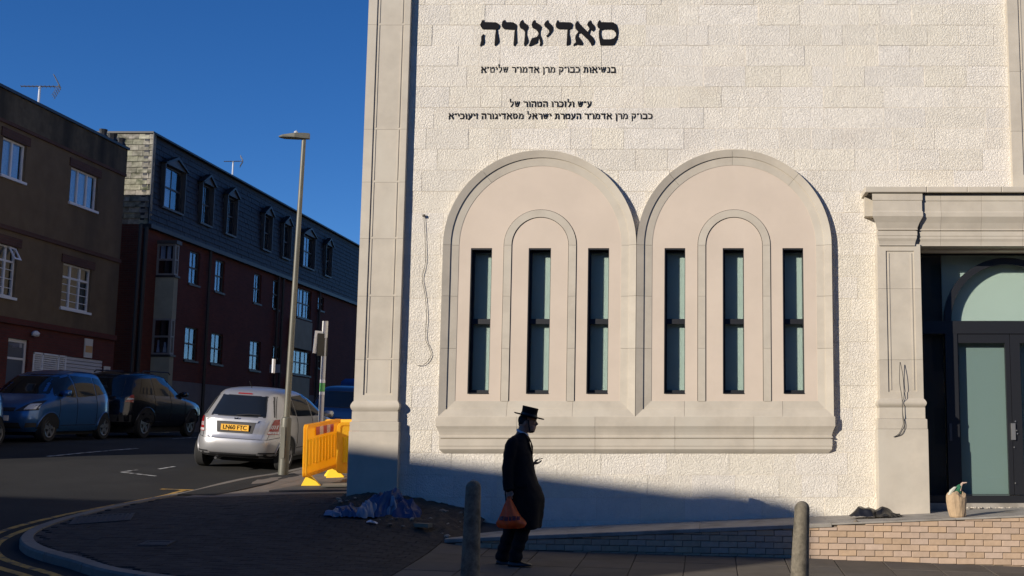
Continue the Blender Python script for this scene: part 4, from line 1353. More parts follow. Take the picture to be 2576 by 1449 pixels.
# mansard: slates on the long slope and on the gable
XM = XS + .06
def mx(z): return XM - (z - BMB) * .05          # slope of the mansard face
back = MB(); 
cut_x([rect(BY0 + .02, BY1, BMB, BMT)] + holes_of(dorm), XM - .16, XM - .30, back); back.obj('mansard_boarding', M['slate'], B)
GYF = BY0
MB().box(XS - 8.9, XM - .03, GYF + .04, GYF + .25, BMB, BMT).obj('gable_boarding', M['slatel'], B)
RH, RW = .192, .30
rowsn = int((BMT - BMB) / RH) + 1
random.seed(21)
def slate_mesh(nm, m):
    # facing +X, origin bottom left
    mb = MB(); mb.prism([(0, 0.003, 0), (0, RW - .003, 0), (-.036, RW - .003, RH * 1.15), (-.036, .003, RH * 1.15)], (-.012, 0, 0)); return mb.mesh(nm, m)
def slate_mesh_y(nm, m):
    mb = MB(); mb.prism([(0.003, 0, 0), (RW * 1.15 - .003, 0, 0), (RW * 1.15 - .003, .036, RH * 1.15), (.003, .036, RH * 1.15)], (0, .012, 0)); return mb.mesh(nm, m)
sme = slate_mesh('slate', M['slate']); 
all_s = []
for r in range(rowsn):
    z = BMB + r * RH
    if z + RH > BMT + .05: break
    y = BY0 + .0 + (r % 2) * RW / 2
    while y < BY1 - RW:
        if not any(a - RW * .55 < y < b - RW * .4 and c - RH * .7 < z < d + .15 for a, b, c, d in dorm):
            all_s.append((y, z))
        y += RW
all_s.sort()
st = MB()
NS = 215
for i, (y, z) in enumerate(all_s):
    xo = mx(z) + random.uniform(-.004, .004)
    if i < NS: piece(sme, 'slate', B, (xo, y, z))
    else:
        st.add([(xo + v.co.x, y + v.co.y, z + v.co.z) for v in sme.vertices], [tuple(p.vertices) for p in sme.polygons])
st.obj('farther_slates', M['slate'], B, kind='stuff', org=(XM, 50, 10))
sml = slate_mesh_y('slate', M['slatel'])
ng = 0; stg = MB()
for r in range(rowsn):
    z = BMB + r * RH
    if z + RH > BMT + .05: break
    x = XM - RW * 1.15 - (r % 2) * RW / 2
    piece(sml, 'slate', B, (x, GYF + random.uniform(-.004, .004), z)) if ng < 85 else None
    if ng < 85: ng += 1
    if r % 2: # half slate at the corner
        mb = MB(); w2_ = RW / 2; mb.prism([(0.003, 0, 0), (w2_ - .003, 0, 0), (w2_ - .003, .036, RH * 1.15), (.003, .036, RH * 1.15)], (0, .012, 0))
        stg.add([(v[0] + XM - w2_, v[1] + GYF, v[2] + z) for v in mb.v], mb.f)
    x -= RW * 1.15
    while x > XS - 8.9:
        if x > XS - 2.0 and ng < 85: piece(sml, 'slate', B, (x, GYF + random.uniform(-.004, .004), z)); ng += 1
        else: stg.add([(x + v.co.x, GYF + v.co.y, z + v.co.z) for v in sml.vertices], [tuple(p.vertices) for p in sml.polygons])
        x -= RW * 1.15
stg.obj('hidden_gable_slates', M['slatel'], B, kind='stuff')
cp = MB(); cp.box(XS - 9, XM + .0, BY0 - .03, BY1, BMT + .0, BMT + .06); cp.obj('roof_edge', M['pipe'], B)
MB().box(XM - .02, XM + .012, BY0 - .012, BY0 + .02, BMB, BMT).obj('corner_flashing', M['pipe'], B)
MB().box(XS - .2, XS + .17, BY0 - .02, BY1, BMB - .13, BMB + .01).obj('gutter', M['pipe'], B)
for i, (a, b, c, d) in enumerate(dorm):
    win_x(B, a, b, c, d, XM - .02, cols=2 if (b - a) > 1.8 else 1, fm=M['sash'], curtain=.62 if i % 2 else .55, bars=1, sash=True, dep=.10, fw=.05)
    # little gabled hood over it, carried forward
    m_ = (a + b) / 2; hw = (b - a) / 2 + .16; zt_ = d + .42
    hd = MB()
    hd.prism([(XM - .1, m_ - hw, d + .03), (XM - .1, m_, zt_), (XM - .1, m_, zt_ - .10), (XM - .1, m_ - hw + .14, d + .03)], (.22, 0, 0))
    hd.prism([(XM - .1, m_ + hw, d + .03), (XM - .1, m_, zt_), (XM - .1, m_, zt_ - .10), (XM - .1, m_ + hw - .14, d + .03)], (.22, 0, 0))
    ho = hd.obj('dormer_hood', M['pipe'], B)
    MB().prism([(XM - .1, m_ - hw + .1, d + .02), (XM - .1, m_, zt_ - .09), (XM - .1, m_ + hw - .1, d + .02)], (.16, 0, 0)).obj('hood_panel', M['sash'], B)
    MB().box(XM - .1, XM + .05, a - .05, a - .002, c, d + .02).obj('dormer_cheek', M['sash'], B); MB().box(XM - .1, XM + .05, b + .002, b + .05, c, d + .02).obj('dormer_cheek', M['sash'], B)
for i, (a, b, c, d) in enumerate(midw):
    win_x(B, a, b, c, d, XS, cols=2 if i == 4 else 1, fm=M['sash'], curtain=.6 if i not in (3,) else .4, bars=1, sash=True, dep=.09, ctop=.5 if i == 2 else 1)
for i, (a, b, c, d) in enumerate(loww):
    win_x(B, a, b, c, d, XS, cols=2 if i == 4 else 1, fm=M['sash'], curtain=.18 if i in (1, 4) else 0, bars=1, sash=True, dep=.09)
# near bay: two storeys of glazing over panels
XB = XS + .62
by0, by1 = 38.95, atX(448, 700, XB).y
def bay(by0, by1, XB, zz):
    t0, t1, t2, t3, t4, t5 = zz        # top window top, bottom, lower window top, bottom, foot
    for (za_, zb_) in ((t2, t1), (t4, t3)):
        MB().box(XS, XB, by0, by1, za_, zb_).obj('bay_panel', M['bay'], B)
        MB().box(XS, XB + .03, by0 - .03, by1 + .03, zb_ - .001, zb_ + .07).obj('bay_sill', M['pipe'], B)
    MB().box(XS, XB + .05, by0 - .05, by1 + .05, t0, t0 + .12).obj('bay_cornice', M['sash'], B)
    for (za_, zb_), cu in (((t1 + .07, t0), True), ((t3 + .07, t2), False)):
        win_x(B, by0 + .001, by1, za_, zb_, XB, cols=1, fm=M['sashw'], curtain=.65 if cu else .3, bars=1, sash=True, dep=.04, fw=.07)
        # the side that looks down the street
        f = MB(); fw = .06
        f.box(XS, XS + fw, by0, by0 + .06, za_, zb_); f.box(XB - .09, XB - .07, by0, by0 + .06, za_, zb_)
        zm = (za_ + zb_) / 2
        for z in (za_ + .03, zm, zb_ - .03): f.box(XS + fw, XB - .09, by0, by0 + .06, z - .03, z + .03)
        sw = f.obj('bay_side_window', M['sashw'], B)
        MB().box(XS + fw, XB - .09, by0 + .02, by0 + .028, za_ + .06, zb_ - .06).obj('pane', M['streetglass'], sw)
        MB().box(XS - .0, XB - .2, by0 + .5, by0 + .52, za_, zb_).obj('room_back', M['room'], sw)
        if cu: MB().box(XS + .08, XB - .2, by0 + .10, by0 + .11, zm, zb_ - .05).obj('curtain', M['curtain'], sw)
        else:
            for (xx, w0, hh_) in ((XS + .12, .10, .5), (XS + .33, .12, .42)):
                MB().prism([(xx, by0 + .1, za_ + .08), (xx + w0, by0 + .1, za_ + .08), (xx + w0 * .7, by0 + .1, za_ + hh_), (xx + w0 * .3, by0 + .1, za_ + hh_)], (0, .02, 0)).obj('curtain', M['curtain'], sw)
za = lambda y: atX(400, y, XB).z
bay(by0, by1, XB, [za(598), za(686), za(794), za(893), 1.45, 0])
# farther bay panels
for (xl, xr, ya, yb) in ((741, 785, 800, 874), (733, 778, 946, 1000)):
    a, b, c, d = wpx(xl, xr, ya, yb, XS + .2)
    MB().box(XS, XS + .2, a, b, c, d).obj('bay_panel', M['bay'], B)
for xp, yp in ((345, 700), (523, 760), (697, 800), (709, 800), (800, 850)):
    y = atX(xp, yp, XS + .08).y
    MB().tube([(XS + .09, y, 1.6), (XS + .09, y, BMB - .12)], .055, 8).obj('downpipe', M['pipe'], B)
y = BY0 - .08
MB().tube([(XS + .05, y, 1.6), (XS + .05, y, BMB - .12)], .06, 8).obj('downpipe', M['pipe'], B)
q = atX(585, 440, XS - .3)
aerial((XS - .3, q.y, BMT - .05), .85, .45, 'smaller distant aerial above the slate mansard roof')

# ================================================================== out of frame: what throws the shade
# low gabled house across the road, behind the photographer's left
def uv(u, v, Y): return (u + 1.05 * Y, v - .46 * Y)
Yh = -2.0
prof = [(-40, 8.0), (-28.8, 8.65), (-26, 8.77), (-24.3, 9.07), (-21.8, 8.777), (-19, 8.422), (-17.3, 8.21), (-16.9, 8.23), (-16.0, 8.10), (-15.5, 7.90), (-14.4, 7.35)]
pts = [uv(u, v, Yh) for u, v in prof]
loop = [(pts[-1][0], Yh, -1)] + [(x, Yh, z) for x, z in reversed(pts)] + [(pts[0][0], Yh, -1)]
hs_ = thing('opposite_house', (-25, Yh, 0), 'low brick house with a shallow gable across the road, behind the camera', 'house')
hb = MB(); hb.prism(loop, (-1.05 * 9, -9, 0)); hb.obj('house_body', brickmat('brown_brick', (.22, .13, .09), (.18, .10, .07), (.2, .18, .15), 'X'), hs_)
# terrace farther back on that side (seen only in reflections)
tb = thing('opposite_terrace', (8, -19, 0), 'brown brick terrace on the far side of the road behind the camera', 'building')
cut = [rect(-70, 60, -1, 11)] + [rect(x, x + 1.2, z, z + 1.6) for x in range(-66, 58, 4) for z in (1.2, 4.4, 7.6)]
mb = MB(); vs, fs = poly2d(cut, .3); mb.add([(x, -19 - z, y) for x, y, z in vs], fs); mb.obj('wall', brickmat('terrace_brick', (.25, .12, .08), (.2, .10, .07), (.2, .18, .15), 'X'), tb)
MB().box(-70, 60, -29, -19.35, -1, 11).obj('building_mass', M['room'], tb)
# ================================================================== vehicles
from mathutils import noise as NZ
M['tyre'] = mat('tyre_rubber', (0.018, 0.018, 0.018), 0.85)
M['rim'] = mat('alloy_rim', (0.42, 0.42, 0.43), 0.35, .9)
M['cglass'] = mat('dark_car_glass', (0.010, 0.012, 0.014), 0.04, spec=.7)
M['trim'] = mat('black_plastic_trim', (0.02, 0.02, 0.022), 0.6)
M['redl'] = mat('red_lamp_glass', (0.28, 0.012, 0.01), 0.12, coat=.6)
M['whitel'] = mat('clear_lamp_glass', (0.55, 0.56, 0.58), 0.12, coat=.8)
M['chrome'] = mat('chrome', (0.7, 0.7, 0.72), 0.12, 1.0)
M['plateY'] = mat('yellow_number_plate', (0.80, 0.42, 0.03), 0.5)
M['plateW'] = mat('white_number_plate', (0.7, 0.7, 0.7), 0.5)
def lerp_tab(tab, z):
    if z <= tab[0][0]: return tab[0][1]
    for (a, va), (b, vb) in zip(tab, tab[1:]):
        if z <= b:
            return va + (vb - va) * (z - a) / (b - a)
    return tab[-1][1]
def car(name, label, tabR, tabF, tabW, paint, wheels, wr, group=None, glassR=None, glassF=None, sideW=None, lampR=None, lampF=None,
        plate=None, mirror=None, arch=None, lines=(), roofrail=False, extra=None):
    t = thing(name, (0, 0, 0), label, 'car', group, local=True)
    zmin, zmax = tabR[0][0], tabR[-1][0]
    def dims(z): return lerp_tab(tabR, z), lerp_tab(tabF, z), lerp_tab(tabW, z)
    def ex(z): return 5.0 if z < 1.0 else 5.0 - 1.2 * min(1, (z - 1.0) / .4)
    def rear(y, z):
        R_, F_, w_ = dims(z); xc, a = (R_ + F_) / 2, (F_ - R_) / 2; n = ex(z)
        return Vector((xc - a * max(0, 1 - min(1, abs(y) / w_) ** n) ** (1 / n), y, z))
    def front(y, z):
        R_, F_, w_ = dims(z); xc, a = (R_ + F_) / 2, (F_ - R_) / 2; n = ex(z)
        return Vector((xc + a * max(0, 1 - min(1, abs(y) / w_) ** n) ** (1 / n), y, z))
    def sidef(s):
        def f(x, z):
            R_, F_, w_ = dims(z); xc, a = (R_ + F_) / 2, (F_ - R_) / 2; n = ex(z)
            return Vector((x, s * w_ * max(0, 1 - min(1, abs(x - xc) / a) ** n) ** (1 / n), z))
        return f
    zs = sorted(set([zmin + (zmax - zmin) * (1 - (1 - k / 26) ** 1.25) for k in range(27)]))
    rings = []
    NN = 72
    for z in zs:
        R_, F_, w_ = dims(z); xc, a = (R_ + F_) / 2, (F_ - R_) / 2; n = ex(z)
        rg = []
        for j in range(NN):
            th = 2 * math.pi * j / NN
            c, s = math.cos(th), math.sin(th)
            rg.append((xc + a * math.copysign(abs(c) ** (2 / n), c), w_ * math.copysign(abs(s) ** (2 / n), s), z))
        rings.append(rg)
    R_, F_, w_ = dims(zmax)
    for q, dz in ((.7, .012), (.3, .020)):
        xc, a = (R_ + F_) / 2, (F_ - R_) / 2
        rings.append([(xc + (p[0] - xc) * q, p[1] * q, zmax + dz) for p in rings[len(zs) - 1]])
    mb = MB(); mb.loft(rings)
    body = mb.obj('body', paint, t, smooth='auto'); autosmooth(body, .7)
    def patch(f, quad, m, name, eps=.005, n=8, parent=t, k=8, th=0.0):
        # quad: four (u, v) corners, bilinear
        pts = []
        for i in range(n + 1):
            row = []
            for j in range(k + 1):
                u_ = i / n; v_ = j / k
                A_, B_, C_, D_ = quad
                p = (A_[0] * (1 - u_) * (1 - v_) + B_[0] * u_ * (1 - v_) + C_[0] * u_ * v_ + D_[0] * (1 - u_) * v_,
                     A_[1] * (1 - u_) * (1 - v_) + B_[1] * u_ * (1 - v_) + C_[1] * u_ * v_ + D_[1] * (1 - u_) * v_)
                if f is rear or f is front:      # keep lamps from running on along the flank
                    R_, F_, w_ = dims(p[1]); a_ = (F_ - R_) / 2; n_ = ex(p[1])
                    ym = w_ * (1 - (1 - .24 / a_) ** n_) ** (1 / n_) - .004
                    p = (max(-ym, min(ym, p[0])), p[1])
                q = f(*p); e = .01
                d1 = f(p[0] + e, p[1]) - f(p[0] - e, p[1]); d2 = f(p[0], p[1] + e) - f(p[0], p[1] - e)
                nn = d1.cross(d2)
                nn = nn.normalized() if nn.length > 1e-9 else Vector((0, 0, 1))
                c0 = Vector(((lerp_tab(tabR, q.z) + lerp_tab(tabF, q.z)) / 2, 0, .6))
                if nn.dot(q - c0) < 0: nn = -nn
                row.append(q + nn * eps)
            pts.append(row)
        return MB().grid(pts).obj(name, m, parent, smooth=True)
    if glassR: 
        (wb, wt, zb, zt) = glassR
        patch(rear, [(-wb - .02, zb - .015), (wb + .02, zb - .015), (wt + .02, zt + .012), (-wt - .02, zt + .012)], M['trim'], 'rear_window_seal', eps=.003)
        patch(rear, [(-wb, zb), (wb, zb), (wt, zt), (-wt, zt)], M['cglass'], 'rear_window', eps=.006)
    if glassF:
        (wb, wt, zb, zt) = glassF
        patch(front, [(-wb, zb), (wb, zb), (wt, zt), (-wt, zt)], M['cglass'], 'windscreen', eps=.005)
    for s in (-1, 1):
        f = sidef(s)
        for q in (sideW or []):
            patch(f, q, M['cglass'], 'side_window', eps=.005)
        for q in (lampR or []): patch(rear, [(s * a, b) for a, b in q[0]], q[1], 'tail_light', eps=.009)
        for q in (lampF or []): patch(front, [(s * a, b) for a, b in q[0]], q[1], 'headlight', eps=.009)
        for wx in wheels:
            ar = wr + .06
            # dark arch
            pts = []
            for i in range(21):
                th = math.pi * i / 20
                pts.append([f(wx + rr * math.cos(th), max(zmin + .001, wr + rr * math.sin(th))) + Vector((0, s * .004, 0)) for rr in (0.02, ar * .5, ar)])
            MB().grid(pts).obj('wheel_arch', M['room'], t)
            lip = [f(wx + (ar + .012) * math.cos(math.pi * i / 20), max(zmin + .001, wr + (ar + .012) * math.sin(math.pi * i / 20))) + Vector((0, s * .006, 0)) for i in range(21)]
            MB().tube(lip, .014, 5).obj('arch_lip', paint, t, smooth=True)
            wy = s * (lerp_tab(tabW, wr) - .075)
            def ringy(prof):
                return [[(wx + r_ * math.cos(2 * math.pi * j / 28), wy + s * y_, wr + r_ * math.sin(2 * math.pi * j / 28)) for j in range(28)] for r_, y_ in prof]
            ty = MB().loft(ringy([(.05, -.09), (wr - .02, -.09), (wr, -.07), (wr, .06), (wr - .015, .085), (wr * .70, .085), (wr * .66, .06), (.04, .055)])).obj('wheel', M['tyre'], t); autosmooth(ty, .5)
            rm = MB().loft(ringy([(wr * .655, .05), (wr * .655, .088), (wr * .60, .084), (wr * .59, .05)]))
            for k_ in range(5):
                th = 2 * math.pi * k_ / 5 + .3
                d = Vector((math.cos(th), 0, math.sin(th))); e = Vector((-math.sin(th), 0, math.cos(th)))
                c = Vector((wx, wy + s * .062, wr))
                lp = [c + d * .02 - e * .03, c + d * wr * .62 - e * .045, c + d * wr * .62 + e * .045, c + d * .02 + e * .03]
                rm.prism(lp, (0, s * .02, 0))
            rm.obj('rim', M['rim'], ty)
        if mirror:
            mx_, mz_ = mirror
            p = f(mx_, mz_)
            mm = MB(); 
            mm.loft([[(p.x + dx * k, p.y + s * yy, mz_ + .03 + dz * k) for dx, dz in ((-.05, -.05), (.07, -.05), (.09, 0), (.06, .07), (-.05, .08))] for yy, k in ((-.02, .5), (.05, .8), (.10, 1.1), (.19, 1.0), (.21, .7))])
            mm.obj('door_mirror', paint, t, smooth=True)
        for (x0, z0, x1, z1) in lines:
            a, b = f(x0, z0), f(x1, z1)
            P = [f(x0 + (x1 - x0) * i / 8, z0 + (z1 - z0) * i / 8) + Vector((0, s * .001, 0)) for i in range(9)]
            MB().tube(P, .006, 4).obj('panel_gap', M['room'], t)
    sk = MB(); xc = (tabR[0][1] + tabF[0][1]) / 2
    sk.box(tabR[0][1] + .35, tabF[0][1] - .3, -tabW[0][1] + .08, tabW[0][1] - .08, .14, zmin + .06); sk.obj('underbody', M['room'], t)
    if plate:
        pz, ph, pm, where, py = plate
        f = rear if where == 'rear' else front
        q = f(py, pz)
        sg = -1 if where == 'rear' else 1
        MB().box(q.x + sg * .030 if sg < 0 else q.x + .01, q.x - .0 if sg < 0 else q.x + .03, py - .26, py + .26, pz - ph / 2, pz + ph / 2).obj('number_plate', pm, t)
    return t, dict(rear=rear, front=front, side=sidef, patch=patch, body=body)

def text_mesh(txt, size, name, m, parent, fn, ext=.002, weight=0.0):
    cu = bpy.data.curves.new('t', 'FONT'); cu.body = txt; cu.size = size; cu.align_x = 'CENTER'; cu.align_y = 'CENTER'; cu.extrude = ext; cu.offset = weight
    ob = bpy.data.objects.new('t', cu); COL.objects.link(ob)
    dg = bpy.context.evaluated_depsgraph_get()
    me = bpy.data.meshes.new_from_object(ob.evaluated_get(dg))
    mb = MB(); mb.add([fn(v.co.x, v.co.y, v.co.z) for v in me.vertices], [tuple(p.vertices) for p in me.polygons])
    bpy.data.objects.remove(ob); bpy.data.curves.remove(cu); bpy.data.meshes.remove(me)
    return mb.obj(name, m, parent)

def park(t, x, y, rz, wb, xoff, dz=0.0):
    """set the car on the ground; xoff..xoff+wb are the axles"""
    c, s = math.cos(rz), math.sin(rz)
    a = h(x + c * xoff, y + s * xoff); b = h(x + c * (xoff + wb), y + s * (xoff + wb))
    pitch = math.atan2(b - a, wb)
    nx, ny = -s, c
    m_ = xoff + wb / 2
    l = h(x + c * m_ + nx * .7, y + s * m_ + ny * .7); r = h(x + c * m_ - nx * .7, y + s * m_ - ny * .7)
    roll = math.atan2(l - r, 1.4)
    t.rotation_euler = (roll, -pitch, rz)
    t.location = (x, y, a - math.tan(pitch) * xoff + dz)

silver = mat('silver_paint', (0.40, 0.40, 0.41), 0.32, .55, coat=.5)
RT = [(.24, .16), (.30, .05), (.36, .015), (.50, .0), (.60, .02), (.66, .055), (.80, .07), (.95, .10), (1.02, .15), (1.2, .26), (1.38, .37), (1.45, .44), (1.50, .55), (1.525, .8)]
FT = [(.24, 3.74), (.32, 3.84), (.5, 3.9), (.66, 3.88), (.78, 3.8), (.88, 3.58), (.96, 3.25), (1.02, 3.02), (1.1, 2.88), (1.3, 2.45), (1.42, 2.12), (1.5, 1.75), (1.525, 1.45)]
WT = [(.24, .77), (.30, .83), (.5, .852), (.7, .852), (.9, .835), (1.0, .80), (1.1, .765), (1.3, .68), (1.42, .61), (1.49, .53), (1.525, .38)]
sv, fn = car('hatchback', 'silver hatchback parked beside the kerb, lit from behind, yellow rear plate', RT, FT, WT, silver, (.62, 3.12), .30,
             glassR=(.655, .53, 1.015, 1.385), glassF=(.66, .55, 1.05, 1.42),
             sideW=[[(.62, 1.06), (1.02, 1.03), (1.02, 1.37), (.78, 1.33)], [(1.06, 1.02), (1.86, 1.0), (1.86, 1.42), (1.06, 1.39)], [(1.92, 1.0), (2.80, .99), (2.2, 1.36), (1.92, 1.40)]],
             lampR=[([(.59, .70), (.845, .70), (.80, .99), (.66, .97)], M['redl']), ([(.62, .80), (.842, .80), (.835, .87), (.64, .87)], M['whitel']), ([(.60, .71), (.84, .71), (.84, .755), (.60, .755)], M['whitel'])],
             lampF=[([(.45, .70), (.80, .72), (.76, .86), (.55, .80)], M['whitel'])], mirror=(2.62, .98),
             lines=[(1.04, .45, 1.04, 1.0), (1.89, .40, 1.89, .98), (2.75, .45, 2.75, .95), (1.04, .42, 2.75, .40)])
R_ = fn['rear']; P_ = fn['patch']
P_(R_, [(-.50, .60), (.50, .60), (.60, .945), (-.60, .945)], mat('silver_tailgate', (0.37, .37, .385), .3, .6, coat=.5), 'tailgate_panel', eps=.002)
P_(R_, [(-.33, .70), (.33, .70), (.37, .90), (-.37, .90)], M['trim'], 'plate_recess', eps=.0035)
P_(R_, [(-.40, .905), (.40, .905), (.42, .945), (-.42, .945)], silver, 'tailgate_grip', eps=.022)
P_(R_, [(-.80, .255), (.80, .255), (.78, .33), (-.78, .33)], M['trim'], 'lower_bumper', eps=.006)
P_(R_, [(-.74, .335), (-.46, .335), (-.48, .36), (-.74, .365)], M['trim'], 'bumper_slot', eps=.006)
P_(R_, [(.74, .335), (.46, .335), (.48, .36), (.74, .365)], M['trim'], 'bumper_slot', eps=.006)
for q in ([(-.60, .598), (.60, .598)], [(-.60, .60), (-.66, .95)], [(.60, .60), (.66, .95)], [(-.82, .655), (-.60, .598)], [(.82, .655), (.60, .598)]):
    (y0, z0), (y1, z1) = q
    pth = [R_(y0 + (y1 - y0) * i / 10, z0 + (z1 - z0) * i / 10) + Vector((-.002, 0, 0)) for i in range(11)]
    MB().tube(pth, .005, 4).obj('panel_gap', M['room'], sv)
q = R_(0, .80)
MB().box(q.x - .03, q.x - .012, -.26, .26, .745, .857).obj('number_plate', M['plateY'], sv)
text_mesh('LN60 FTC', .112, 'plate_lettering', M['letter'], sv, lambda x, y, z: (q.x - .0325 - z, -x * 0.93, .80 + y), weight=.001)
for y in (-.12, .12): MB().lathe([(.001, 0), (.009, 0), (.009, .006), (.001, .007)], (0, 0, 0), 6).obj('plate_screw', M['whitel'], sv).location = (q.x - .034, y, .752)
# wiper, emblem, high brake light, roof aerial
a, b = R_(.02, 1.03), R_(-.42, 1.05)
MB().tube([a + Vector((-.03, 0, 0)), R_(-.2, 1.055) + Vector((-.035, 0, 0)), b + Vector((-.02, 0, 0))], .009, 5).obj('rear_wiper', M['trim'], sv)
p = R_(0, .965)
eb = MB(); eb.box(p.x - .03, p.x - .008, -.035, -.022, .945, .99); eb.box(p.x - .03, p.x - .008, .022, .035, .945, .99); eb.box(p.x - .03, p.x - .008, -.022, .022, .962, .973); eb.obj('emblem', M['chrome'], sv)
P_(R_, [(-.14, 1.415), (.14, 1.415), (.13, 1.435), (-.13, 1.435)], M['redl'], 'high_brake_light', eps=.01, n=4, k=2)
MB().tube([(.70, 0, 1.53), (.55, 0, 1.66)], .006, 5).obj('roof_aerial', M['trim'], sv)
MB().tube([(.35, .3, .22), (.02, .3, .22)], .025, 8).obj('exhaust_pipe', M['chrome'], sv)
park(sv, -8.90, 22.1, math.pi / 2, 2.5, .62)

blue = mat('blue_paint', (0.030, 0.115, 0.30), 0.28, .45, coat=.8)
dblue = mat('dark_blue_paint', (0.018, 0.05, 0.13), 0.28, .45, coat=.8)
black = mat('black_paint', (0.010, 0.011, 0.016), 0.22, .3, coat=.8)
def small_mpv(label, paint, wheel=None):
    L = 3.54
    RT = [(.22, .12), (.32, .02), (.5, 0), (.8, .03), (1.0, .06), (1.2, .14), (1.4, .24), (1.52, .34), (1.58, .5), (1.60, .75)]
    FT = [(.22, L - .14), (.32, L - .03), (.5, L), (.68, L - .03), (.8, L - .12), (.92, L - .38), (1.0, L - .72), (1.06, L - .86), (1.3, L - 1.14), (1.48, L - 1.42), (1.56, L - 1.75), (1.60, L - 2.05)]
    WT = [(.22, .76), (.32, .82), (.5, .84), (.75, .84), (.9, .825), (1.0, .80), (1.1, .775), (1.3, .71), (1.48, .63), (1.56, .55), (1.60, .4)]
    t, fn = car('small_mpv', label, RT, FT, WT, paint, (.55, 2.91), .29,
                glassR=(.62, .52, 1.0, 1.45), glassF=(.74, .60, 1.045, 1.50),
                sideW=[[(.40, 1.10), (.98, 1.04), (.98, 1.46), (.52, 1.42)], [(1.03, 1.035), (1.85, .99), (1.85, 1.48), (1.03, 1.46)], [(1.90, .985), (2.62, 1.0), (2.30, 1.36), (1.90, 1.47)]],
                lampR=[([(.70, .8), (.83, .8), (.80, 1.15), (.72, 1.15)], M['redl'])],
                lampF=[([(.36, .66), (.82, .70), (.80, .93), (.60, .87)], M['trim']), ([(.52, .70), (.70, .71), (.72, .84), (.58, .82)], M['whitel']), ([(.72, .73), (.83, .74), (.815, .90), (.74, .87)], M['whitel'])],
                mirror=(2.42, 1.04), lines=[(1.0, .40, 1.0, 1.04), (1.87, .36, 1.87, .98), (2.62, .45, 2.55, .98), (1.0, .36, 2.6, .36)])
    P_ = fn['patch']; Fr = fn['front']
    P_(Fr, [(-.34, .66), (.34, .66), (.36, .74), (-.36, .74)], M['trim'], 'grille', eps=.006)
    P_(Fr, [(-.5, .30), (.5, .30), (.46, .42), (-.46, .42)], M['trim'], 'lower_grille', eps=.006)
    for s in (-1, 1):
        P_(Fr, [(s * .56, .32), (s * .74, .33), (s * .72, .42), (s * .58, .42)], M['trim'], 'fog_light', eps=.006)
    q = Fr(0, .5); MB().box(q.x + .008, q.x + .022, -.26, .26, .46, .57).obj('number_plate', M['plateW'], t)
    return t
bl = small_mpv('bright blue small people carrier parked facing the camera before the vent', blue)
park(bl, -15.32, 28.95, -math.pi / 2, 2.36, .55)
b2 = small_mpv('dark blue car cut off by the left edge of the photo', dblue)
park(b2, -15.45, 24.95 , -math.pi / 2, 2.36, .55)
b2.location.y += -0.05

def suv(label):
    L = 4.5
    RT = [(.30, .12), (.42, .02), (.6, 0), (.9, .05), (1.05, .08), (1.3, .22), (1.5, .36), (1.62, .5), (1.70, .85)]
    FT = [(.30, L - .15), (.42, L - .03), (.6, L), (.8, L - .04), (.92, L - .2), (1.0, L - .6), (1.06, L - 1.1), (1.12, L - 1.3), (1.4, L - 1.75), (1.6, L - 2.1), (1.70, L - 2.6)]
    WT = [(.30, .80), (.42, .88), (.6, .905), (.85, .905), (1.0, .88), (1.1, .84), (1.35, .77), (1.58, .68), (1.66, .60), (1.70, .45)]
    t, fn = car('four_wheel_drive', label, RT, FT, WT, black, (.82, 3.50), .36,
                glassR=(.70, .58, 1.06, 1.52), glassF=(.76, .62, 1.13, 1.58),
                sideW=[[(.55, 1.14), (1.20, 1.12), (1.20, 1.55), (.80, 1.52)], [(1.26, 1.11), (2.10, 1.10), (2.10, 1.58), (1.26, 1.56)], [(2.16, 1.09), (3.02, 1.10), (2.55, 1.54), (2.16, 1.58)]],
                lampR=[([(.62, .92), (.89, .90), (.86, 1.12), (.70, 1.10)], M['redl']), ([(.64, .98), (.88, .97), (.87, 1.02), (.66, 1.02)], M['whitel'])],
                lampF=[([(.5, .8), (.86, .8), (.8, .95), (.55, .93)], M['whitel'])], mirror=(2.95, 1.12), lines=[(1.23, .5, 1.23, 1.1), (2.13, .45, 2.13, 1.1), (3.02, .5, 3.0, 1.1)])
    P_ = fn['patch']
    P_(fn['rear'], [(-.32, .80), (.32, .80), (.34, .96), (-.34, .96)], M['chrome'], 'chrome_garnish', eps=.012)
    P_(fn['rear'], [(-.8, .42), (.8, .42), (.8, .6), (-.8, .6)], M['trim'], 'lower_bumper', eps=.01)
    q = fn['rear'](0, .75); MB().box(q.x - .02, q.x - .008, -.26, .26, .68, .79).obj('number_plate', M['plateY'], t)
    for s in (-1, 1):
        MB().tube([(.9, s * .62, 1.68), (1.0, s * .62, 1.735), (2.4, s * .62, 1.745), (2.5, s * .62, 1.69)], .018, 5).obj('roof_rail', M['trim'], t)
    return t
s4 = suv('glossy black four wheel drive parked facing away behind the blue people carrier')
park(s4, -15.42, 29.75, math.pi / 2, 2.68, .82)
# car ahead of the silver one
sc, fn = car('saloon_car', 'dark blue car parked just ahead of the silver hatchback, half hidden by the barriers', RT, FT, WT, dblue, (.62, 3.12), .30,
             glassR=(.655, .53, 1.015, 1.385), glassF=(.66, .55, 1.05, 1.42),
             sideW=[[(.62, 1.06), (1.02, 1.03), (1.02, 1.37), (.78, 1.33)], [(1.06, 1.02), (1.86, 1.0), (1.86, 1.42), (1.06, 1.39)], [(1.92, 1.0), (2.80, .99), (2.2, 1.36), (1.92, 1.40)]],
             lampR=[([(.59, .70), (.845, .70), (.80, .99), (.66, .97)], M['redl'])], mirror=(2.62, .98))
park(sc, -8.95, 28.2, math.pi / 2, 2.5, .62)
